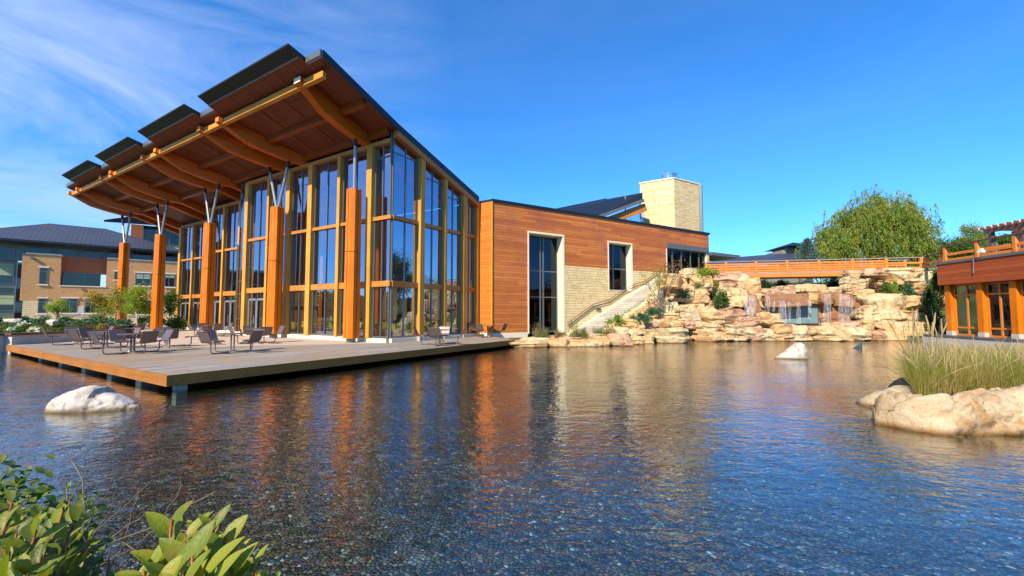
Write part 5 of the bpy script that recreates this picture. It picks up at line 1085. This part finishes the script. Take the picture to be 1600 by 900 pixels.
# red building and treeline far to the left, seen mirrored in the glass front
b3 = empty('red_brick_building', (-96, 46, 0), 'red brick building with pale window bands left of the view, mirrored in the glass', 'building')
Fx = lambda a, b, z: V(-84 - b, 30 + a, z); mb = MB(); mb.box(Fx, 2, 52, 0, 12, .2, 10.2); mb.build('brick_wall', brickm('red_brick', (0, 1, 0), (.34, .08, .05), (.42, .11, .06)), b3)
mb = MB(); mb.box(Fx, 1.8, 52.2, -.3, 12.2, 10.203, 10.6); mb.build('coping', MT['cream'], b3)
for k in range(9):
    for z in (2, 6): mb = MB(); mb.box(Fx, 4 + k * 5.3, 6.6 + k * 5.3, -.06, 0, z, z + 1.9); f_ = mb.build('window', MT['concrete'], b3); mb = MB(); mb.box(Fx, 4.25 + k * 5.3, 6.35 + k * 5.3, -.09, -.061, z + .2, z + 1.7); mb.build('pane', OG, f_)
rt = np.random.default_rng(12); 
for k in range(11):
    a = radians(-62 - k * 8.5); R_ = 95 + 6 * sin(k * 2.1)
    if k == 0: continue
    x, y = -10 + sin(a) * R_, 15 + cos(a) * R_; tree((x, y, 0), 0, (x, y, 3.0), (10.5, 10.5, 4.4), 4200, LM['dark'], 1.3, 'dark tree of the distant row left of the view, mirrored in the pavilion glass', 60 + k, .3, group='distant tree row left of the view', nclump=26, limbs=4, spread=.4)

# ------------------------------------------------------------------ planter, small trees
pl = empty('planter_wall', (-27, 22, 0), 'low pale concrete planter wall with a brown timber seat cap at the deck end', 'planter')
mb = MB(); pw_ = [V(-24.9, 21.0, 0), V(-20.95, 21.35, 0), V(-21.1, 21.9, 0), V(-33.5, 30.0, 0), V(-34, 29.6, 0), V(-24.7, 21.9, 0)]
def wallseg(p, q, th, z0, z1, nm, mat, par): seg(p, q, z0, z1, th, nm, mat, par)
wp = [V(-40, 21.4, 0), V(-24.75, 20.95, 0), V(-24.0, 26.5, 0), V(-31, 34.5, 0)]
wallseg(wp[0], wp[1], -.4, -.6, .86, 'wall', 'concrete', pl); wallseg(wp[1], wp[2], -.4, -.6, .858, 'wall', 'concrete', pl); wallseg(wp[2], wp[3], -.4, -.6, .856, 'wall', 'concrete', pl)
for (p, q), zz_ in zip(((wp[0], wp[1]), (wp[1], wp[2]), (wp[2], wp[3])), (.0, .002, .004)): seg(p - (q - p) / np.linalg.norm(q - p) * .1, q + (q - p) / np.linalg.norm(q - p) * .05, .865 + zz_, .97 + zz_, -.5, 'seat_cap', 'capwood', pl)
so_ = MB(); so_.prism([(-40, 21.6, .2), (-25.0, 21.3, .2), (-24.4, 26.5, .2), (-31.3, 34.6, .2), (-48, 46, .2), (-90, 50, .2), (-90, 22, .2)], V(0, 0, .66)); so_ = so_.build('planting_soil', bpy.data.materials['grass_and_soil']); tag(so_, kind='structure')
k = 0
def plants(n, f, lab, kinds, sz, hh, cnt, grp, cat='plant', seed=0):
    r = random.Random(seed)
    for i in range(n):
        x, y = f(r, i); kd = r.choice(kinds); w_ = r.uniform(.7, 1.2) * hh * 1.4; o = empty('garden_plant', (x, y, .8), lab, cat, grp)
        p = clump_pts(cnt, (x, y, .82), (w_, w_, hh * r.uniform(.8, 1.2)), seed * 50 + i, 7, .4, .3, True); leaf_mesh('foliage', p, sz, LM[kd], o, seed=i, up=.6)
def row_front(r, i): x = -25.3 - .85 * (i // 2) + r.uniform(-.2, .2); return x, 22.0 + 1.9 * (i % 2) + r.uniform(0, 1.2)
plants(22, row_front, 'mound of green perennials in the front row of the planter', ['green', 'green', 'lime'], .13, .38, 520, 'front row planter perennials', seed=1)
def row_mid(r, i): x = -25.6 - .95 * (i // 2) + r.uniform(-.3, .3); return x, 26.0 + 2.0 * (i % 2) + r.uniform(0, 1.2) + max(0, -27 - x) * .25
plants(20, row_mid, 'mound of rusty and green perennials in the middle of the planter', ['red', 'green', 'yellow'], .14, .45, 480, 'middle row planter perennials', seed=2)
def row_jun(r, i): x = -29.0 - 1.6 * i; return x, 31.5 + r.uniform(0, 1.6) + (-29 - x) * .3
plants(16, row_jun, 'spreading feathery juniper at the back of the planter', ['juniper'], .26, .75, 700, 'junipers behind the planter', 'juniper', seed=3)
def row_far(r, i): x = -31.0 - 2.6 * i; return x, 40 + r.uniform(0, 3)
plants(11, row_far, 'green hedge shrub in front of the brick office', ['green', 'juniper', 'yellow'], .3, .8, 600, 'hedge shrubs before the brick office', 'shrub', seed=4)
for i, (u, v) in enumerate(((53, 513.5), (57, 518), (31, 507.5), (38, 504.5), (45, 515), (17, 513), (27, 501))):
    c = aty(u, v, 22.3 if v > 512 else 24); r = np.random.default_rng(i); tag(leaf_mesh('white_flower', V(*c) + r.normal(size=(26, 3)) * V(.09, .06, .05), .10, LM['flower'], seed=i, aspect=1.3), 'small white flower cluster among the planter greenery', 'flower', 'white flowers in the planter')
rock(aty(82, 503.5, 26), (.26, .22, .16), 71, RB1, 'rounded grey pink boulder in the planter behind the chairs', None, n=6); rock(aty(22, 501, 27), (.42, .3, .12), 72, RB1, 'flat pale stone lying in the planter at the left', None, n=6)
def small_tree(u, vt, vb, d, wpx, kind, n, label, seed, size=.16, multi=0):
    c = aty(u, (vt + vb) / 2, d); b = aty(u, vb, d); b[2] = .4; h = (vb - vt) * d / FPX; tree(b, 0, c, (wpx / 2 * d / FPX, wpx / 2 * d / FPX, h / 2), n, LM[kind], size, label, seed, .06, name='small_tree', barkm=birchbark if multi else bark, limbs=5, nclump=20, spread=.34, shell=.25, up=.5)
small_tree(90, 466, 492, 44, 34, 'lime', 2200, 'small bright green young tree against the brick office', 31)
small_tree(163, 452, 496, 40, 52, 'yellow', 4200, 'golden leaved tree left of the farthest timber column', 32)
small_tree(214, 440, 500, 36, 60, 'lime', 4600, 'yellow green birch between the two far timber columns', 33, .15, 1)
small_tree(186, 446, 500, 38, 34, 'yellow', 2400, 'golden birch just behind the farthest timber column', 34, .15, 1)
small_tree(268, 448, 498, 38, 34, 'green', 3000, 'green birch beside the left end of the pavilion glass', 35, .15, 1)
bush(255, 494, 284, 512, 37, 'green', .2, 1500, 'low green shrub bed before the left end of the pavilion', seed=44)
bush(225, 496, 256, 508, 39, 'juniper', .22, 1200, 'low bluish shrub behind the second farthest column', seed=45)

# ------------------------------------------------------------------ steel table sets on the terrace
MT['mesh_steel'] = None
def mk_mesh():
    m, t, p, o = M('brown_grey_perforated_steel'); P = obj_co(t); v = N(t, 'ShaderNodeTexVoronoi', i_Scale=60.0); L_(t, P, v.inputs['Vector']); v.inputs['Randomness'].default_value = 0.0
    L_(t, mixc(t, ramp(t, v.outputs['Distance'], (.28, 0.0), (.36, 1.0)), (.05, .036, .03), (.17, .125, .11)), p.inputs['Base Color']); p.inputs['Metallic'].default_value = .35; p.inputs['Roughness'].default_value = .38; return m
MT['mesh_steel'] = mk_mesh(); MT['tube'] = simple('powder_coated_tube', (.17, .13, .12), .35, .4, .05)
def make_table():
    t = empty('picnic_table', (0, 0, 0), 'x', 'table set', 'steel table sets with fixed seats')
    mb = MB(); n = 28; R_ = .48; mb.prism([(cos(2 * pi * k / n) * R_, sin(2 * pi * k / n) * R_, .715) for k in range(n)], V(0, 0, .03)); mb.build('tabletop', MT['mesh_steel'], t)
    for k in range(4):
        a = pi / 2 * k + pi / 4; c, s = cos(a), sin(a); q = lambda r, z, w=0: V(c * r - s * w, s * r + c * w, z)
        mb = MB(); mb.tube([q(.07, .70), q(.07, .12), q(.12, .04), q(.22, .02), q(.74, .02), q(.84, .04), q(.89, .12), q(.89, .42)], .022, 7); mb.build('pedestal_tube', MT['tube'], t)
        prof_ = [(.66, .405), (.70, .43), (.80, .445), (.98, .435), (1.04, .45), (1.09, .52), (1.17, .70), (1.23, .84), (1.255, .855)]
        V_ = []; w_ = .245
        for th_ in (0, .018):
            for r, z in prof_:
                for w in np.linspace(-w_, w_, 5): V_.append(q(r + th_ * (1 if z > .46 else 0), z - (th_ if z <= .46 else 0) + .02 * (abs(w) / w_) ** 2 * 0, w))
        m_ = len(prof_); F_ = []
        for L0 in (0, m_ * 5):
            for i in range(m_ - 1):
                for j in range(4): f = (L0 + i * 5 + j, L0 + i * 5 + j + 1, L0 + (i + 1) * 5 + j + 1, L0 + (i + 1) * 5 + j); F_.append(f if L0 == 0 else f[::-1])
        O = m_ * 5
        for i in range(m_ - 1):
            for j in (0, 4): f = (i * 5 + j, (i + 1) * 5 + j, O + (i + 1) * 5 + j, O + i * 5 + j); F_.append(f if j == 0 else f[::-1])
        for j in range(4):
            F_.append((j, O + j, O + j + 1, j + 1)); e = (m_ - 1) * 5; F_.append((e + j, e + j + 1, O + e + j + 1, O + e + j))
        so_ = mesh_obj('seat', np.array(V_), F_, MT['mesh_steel'], t, smooth=False)
        mb = MB()
        for sg in (-1, 1): mb.tube([q(r + .01, z - .005, sg * (w_ + .008)) for r, z in prof_], .013, 6)
        mb.tube([q(1.255, .86, -w_), q(1.255, .86, w_)], .013, 6); mb.build('seat_rim', MT['tube'], so_)
        mb = MB(); mb.tube([q(.89, .40, -.12), q(.89, .425, .12)], .018, 6); mb.build('seat_bracket', MT['tube'], so_)
    return t
T0 = make_table()
TABS = [((208, 521.5), .35, 'steel table set nearest the deck corner and the whitish pond boulder'), ((123, 514.5), .2, 'steel table set at far left beside the planter wall'), ((262, 516.5), .0, 'steel table set half behind the nearest one, toward the pavilion'),
        ((166, 517.5), .55, 'steel table set between the planter wall set and the nearest set'),
        ((364, 521), .5, 'steel table set in the middle of the deck before the second timber column'), ((402, 513.5), .1, 'steel table set close to the glass doors behind the middle one'), ((145, 505), .3, 'distant steel table set in front of the planter bushes'),
        ((198, 508), .6, 'distant steel table set at the foot of the farthest column'), ((329, 508), .2, 'distant steel table set beneath the third timber column'), ((687, 515), .75, 'steel table set beside the gable glass on the right arm of the deck'), ((763, 508.5), .35, 'steel table set against the cedar wall at the right end of the deck')]
for i, ((u, v), rz, lb) in enumerate(TABS):
    p = atz(u, v, .40 + .745); o = T0 if i == 0 else copy_tree(T0); o.location = (p[0], p[1], .402); o.rotation_euler[2] = rz; o['label'] = lb

# ------------------------------------------------------------------ dining furniture just inside the glass
MT['maple'] = simple('yellow_maple', (.62, .42, .08), .4, 0, .08); MT['limechair'] = simple('yellow_chair_shell', (.70, .62, .06), .4, 0, .05)
def make_din():
    t = empty('dining_table', (0, 0, 0), 'round maple dining table behind the pavilion glass', 'dining table', 'dining tables inside the pavilion'); mb = MB(); n = 18
    mb.prism([(cos(2 * pi * k / n) * .5, sin(2 * pi * k / n) * .5, .72) for k in range(n)], V(0, 0, .04)); mb.build('tabletop', MT['maple'], t); mb = MB(); mb.tube([V(0, 0, .02), V(0, 0, .72)], .04, 8); mb.tube([V(0, 0, 0), V(0, 0, .03)], .25, 12); mb.build('pedestal', MT['tube'], t); return t
def make_chair():
    t = empty('dining_chair', (0, 0, 0), 'yellow dining chair behind the pavilion glass', 'chair', 'yellow chairs inside the pavilion'); mb = MB()
    mb.box(lambda a, b, z: V(a, b, z), -.21, .21, -.21, .21, .43, .46); mb.build('seat', MT['limechair'], t); mb = MB(); mb.hexa([V(-.21, .19, .5), V(.21, .19, .5), V(.21, .22, .5), V(-.21, .22, .5), V(-.20, .27, .86), V(.20, .27, .86), V(.20, .30, .86), V(-.20, .30, .86)]); mb.build('backrest', MT['limechair'], t)
    for sx_ in (-.18, .18):
        for sy in (-.18, .18): mb = MB(); mb.tube([V(sx_, sy, .43), V(sx_ * 1.15, sy * 1.15, 0)], .015, 5); mb.build('leg', MT['tube'], t)
    return t
DT = make_din(); DC = make_chair(); first = True
for i, (l, r) in enumerate(((.9, 1.3), (3.0, 1.6), (5.4, 1.4), (8.0, 1.5), (10.4, 1.4), (1.2, 3.6), (4.0, 3.8), (7.0, 3.9), (.9, 5.6))):
    q = B(l, r, .502); o = DT if first else copy_tree(DT); o.location = q
    for k in range(4):
        a = pi / 2 * k + .4 * i; o2 = DC if first and k == 0 else copy_tree(DC); o2.location = (q[0] + sin(a) * -.68, q[1] + cos(a) * .68, .502); o2.rotation_euler[2] = a
    first = False

# ------------------------------------------------------------------ bank and plants at the photographer's feet
def leaf_blade(V_, F_, base, d, nrm, ln, wd, curl=.25, kind='obovate', seg=7):
    d = d / np.linalg.norm(d); x = np.cross(d, nrm); x /= np.linalg.norm(x); n = np.cross(x, d); k0 = len(V_)
    for s in range(seg + 1):
        t = s / seg
        w = wd * (sin(pi * min(1, t ** 1.5)) ** .75 if kind == 'obovate' else sin(pi * t ** .95) ** .85) * .5 * (1 + .06 * sin(t * 40)) + .0008
        c = base + d * ln * t - n * curl * ln * t * t; w *= 1
        V_.append(c - x * w + n * w * .35); V_.append(c); V_.append(c + x * w + n * w * .35)
        if s:
            a = k0 + 3 * s; F_ += [(a - 3, a - 2, a + 1, a), (a - 2, a - 1, a + 2, a + 1)]
def big_leafmat(name, a, b, edge):
    m, t, p, o = M(name); g = t.nodes.new('ShaderNodeNewGeometry'); k = mixc(t, g.outputs['Random Per Island'], a, b); k = mixc(t, ramp(t, noise(t, g.outputs['Position'], 26, 4), (.56, 0.0), (.75, .7)), k, edge)
    L_(t, k, p.inputs['Base Color']); p.inputs['Roughness'].default_value = .45; p.inputs['Specular IOR Level'].default_value = .4; bump(t, p, noise(t, g.outputs['Position'], 140, 4), .5, .003)
    tl = N(t, 'ShaderNodeBsdfTranslucent'); L_(t, mixc(t, 1.0, k, (1.4, 1.5, .5), 'MULTIPLY'), tl.inputs[0]); mxs = N(t, 'ShaderNodeMixShader'); mxs.inputs[0].default_value = .35; L_(t, p.outputs[0], mxs.inputs[1]); L_(t, tl.outputs[0], mxs.inputs[2]); L_(t, mxs.outputs[0], o.inputs[0]); return m
BLM = big_leafmat('broad_shrub_leaf', (.05, .09, .008), (.27, .30, .03), (.36, .24, .03)); BLM2 = big_leafmat('pointed_shrub_leaf', (.12, .17, .010), (.32, .34, .025), (.42, .20, .03)); RLM = big_leafmat('rose_leaf', (.04, .10, .012), (.14, .20, .02), (.34, .26, .03))
redstem = simple('red_stem', (.30, .06, .03), .5)
def sprig_shrub(name, label, cat, sprigs, mat, stemm, root, ln, wd, kind, nl, seed, curl=.25):
    o = empty(name, root, label, cat); r = random.Random(seed); V_ = []; F_ = []; mb = MB()
    for (u, v, d, sc2) in sprigs:
        tip = aty(u, v, d); st = V(root[0] + r.uniform(-.12, .12), root[1] + r.uniform(-.1, .1), root[2]); mid = (st + tip) / 2 + V(r.uniform(-.05, .05), r.uniform(-.08, .02), r.uniform(-.04, .06)); pth = [st, mid, tip + (mid - tip) * .12, tip]; mb.tube(pth, [.007, .005, .0035, .002], 6)
        ax_ = tip - mid; ax_ /= np.linalg.norm(ax_)
        for k in range(nl):
            a = k * 2.4 + r.uniform(-.3, .3); t = k / nl; side = V(cos(a), sin(a) * .8, .15 + .3 * r.random()); b = tip - ax_ * (.16 * (1 - t)) * sc2; dd = side * (1 - .45 * t) + ax_ * (.35 + .7 * t); nr = V(r.uniform(-.3, .3), -.35 + r.uniform(-.2, .2), 1)
            leaf_blade(V_, F_, b, dd, nr, ln * sc2 * r.uniform(.75, 1.15), wd * sc2 * r.uniform(.8, 1.1), curl * r.uniform(.3, 1.5), kind)
    mb.build('stems', stemm, o, smooth=True); mesh_obj('leaves', np.array(V_), F_, mat, o, smooth=True); return o
rs = random.Random(5)
rs = random.Random(5)
A1_ = [(-15, 800, 1.15, .8), (28, 812, 1.1, .8), (85, 818, 1.08, .8), (140, 842, 1.1, .7), (48, 875, .9, .9), (110, 895, .95, .8), (-10, 865, .95, .9), (135, 872, 1.0, .75), (10, 900, .8, 1.0), (57, 828, .95, 1.0), (118, 808, 1.0, .8), (15, 862, .9, .95), (66, 866, .85, .9), (12, 815, 1.05, .8), (100, 792, 1.12, .65), (40, 890, .8, .9), (-20, 840, .95, .9), (98, 880, .95, .8), (35, 845, 1.0, .8), (80, 842, 1.05, .75), (-5, 885, .85, .9), (122, 850, 1.1, .7), (60, 800, 1.2, .7), (70, 905, .8, .9), (20, 780, 1.3, .7), (0, 840, 1.1, .8)]
sprig_shrub('broadleaf_shrub', 'broad leaved evergreen shrub with pale green rosettes in the bottom left corner', 'shrub', A1_, BLM, redstem, (-.95, .72, .3), .062, .029, 'obovate', 11, 1)
A2_ = [(268, 812, .85, 1.0), (300, 856, .80, 1.1), (352, 838, .85, 1.0), (240, 868, .82, .9), (335, 815, .98, .75), (270, 884, .75, 1.1), (372, 860, .88, .8), (318, 892, .75, 1.1), (225, 892, .8, .9), (345, 870, .85, .9), (290, 835, .95, .8), (362, 888, .82, .85), (250, 905, .72, 1.0), (395, 880, .95, .7), (330, 905, .72, 1.0), (210, 905, .85, .8), (310, 820, 1.05, .6), (285, 905, .7, 1)]
sprig_shrub('pointed_leaf_shrub', 'bright green pointed leaf shrub in the foreground, right of the bare twigs', 'shrub', A2_, BLM2, redstem, (-.50, .62, .3), .070, .029, 'pointed', 9, 2)
def rose_shrub(label, spr, root, seed, size=.022, n=70, name='rose_shrub', spread=.085):
    o = empty(name, root, label, 'shrub'); r = random.Random(seed); V_ = []; F_ = []; mb = MB()
    for (u, v, d) in spr:
        tip = aty(u, v, d); st = V(root[0] + r.uniform(-.25, .25), root[1] + r.uniform(-.1, .1), root[2]); mid = (st + tip) / 2 + V(r.uniform(-.1, .1), 0, .05); mb.tube([st, mid, tip], [.007, .004, .0015], 5)
        for k in range(n):
            t = r.random() ** .6; b = mid + (tip - mid) * t + V(r.gauss(0, 1), r.gauss(0, 1), r.gauss(0, .7)) * spread * (1.1 - .6 * t); leaf_blade(V_, F_, b, V(r.gauss(0, 1), r.gauss(0, 1), r.gauss(.1, .5)), V(r.gauss(0, .4), r.gauss(-.3, .4), 1), size * r.uniform(.8, 1.5), size * .62, .2, 'pointed', 4)
    mb.build('stems', twigm, o); mesh_obj('leaves', np.array(V_), F_, RLM, o, smooth=True); return o
rose_shrub('small leaved rose bush with dark and yellowing leaves at the left edge', [(12, 735, 1.5), (35, 752, 1.5), (0, 770, 1.4), (60, 790, 1.45), (20, 800, 1.35), (90, 800, 1.5), (-20, 740, 1.5), (55, 820, 1.3), (-10, 830, 1.3), (95, 840, 1.3), (20, 860, 1.2), (-30, 790, 1.3), (70, 870, 1.2), (45, 775, 1.4), (110, 825, 1.4), (130, 850, 1.35), (80, 780, 1.5), (0, 750, 1.55), (30, 830, 1.3)], (-1.75, 1.15, .3), 3, .028, 150)
rose_shrub('slender arching spray of small yellow green leaves over the dark water', [(125, 752, 1.45), (138, 778, 1.45), (150, 790, 1.5), (110, 775, 1.4), (145, 800, 1.45), (85, 790, 1.4)], (-1.45, 1.2, .3), 4, .024, 34, spread=.05)
rose_shrub('low small leaved shrub right of the pointed leaves at the bottom edge', [(385, 868, 1.1), (400, 885, 1.1), (372, 895, 1.05), (410, 900, 1.1), (420, 893, 1.2), (350, 905, 1.0)], (-.7, 1.0, .3), 6, .018, 60, spread=.045)
rose_shrub('tangle of small green leaves under the broad leaved shrub', [(150, 880, 1.1), (130, 890, 1.1), (100, 885, 1.1), (165, 900, 1.1), (60, 850, 1.25), (120, 860, 1.2), (10, 895, 1.1)], (-1.15, 1.0, .3), 7, .022, 50, spread=.06)
tw = MB(); r = random.Random(11)
for k in range(20):
    u = r.uniform(120, 235); v = r.uniform(835, 905); d = r.uniform(1.0, 1.35); p = aty(u, v, d); path = [V(p[0] - .1, p[1], .5) + V(r.uniform(-.2, .2), 0, 0), p]
    a = r.uniform(-.3, 1.2); q = p
    for s in range(7): a += r.uniform(-.45, .45); q = q + V(cos(a) * .035, r.uniform(-.015, .02), sin(a) * .028); path.append(q)
    tw.tube(path, [.0018] + [.0015] * (len(path) - 2) + [.0008], 4)
tag(tw.build('bare_twigs', twigm), 'tangle of thin bare grey twigs hanging over the water between the two foreground shrubs', 'twigs')
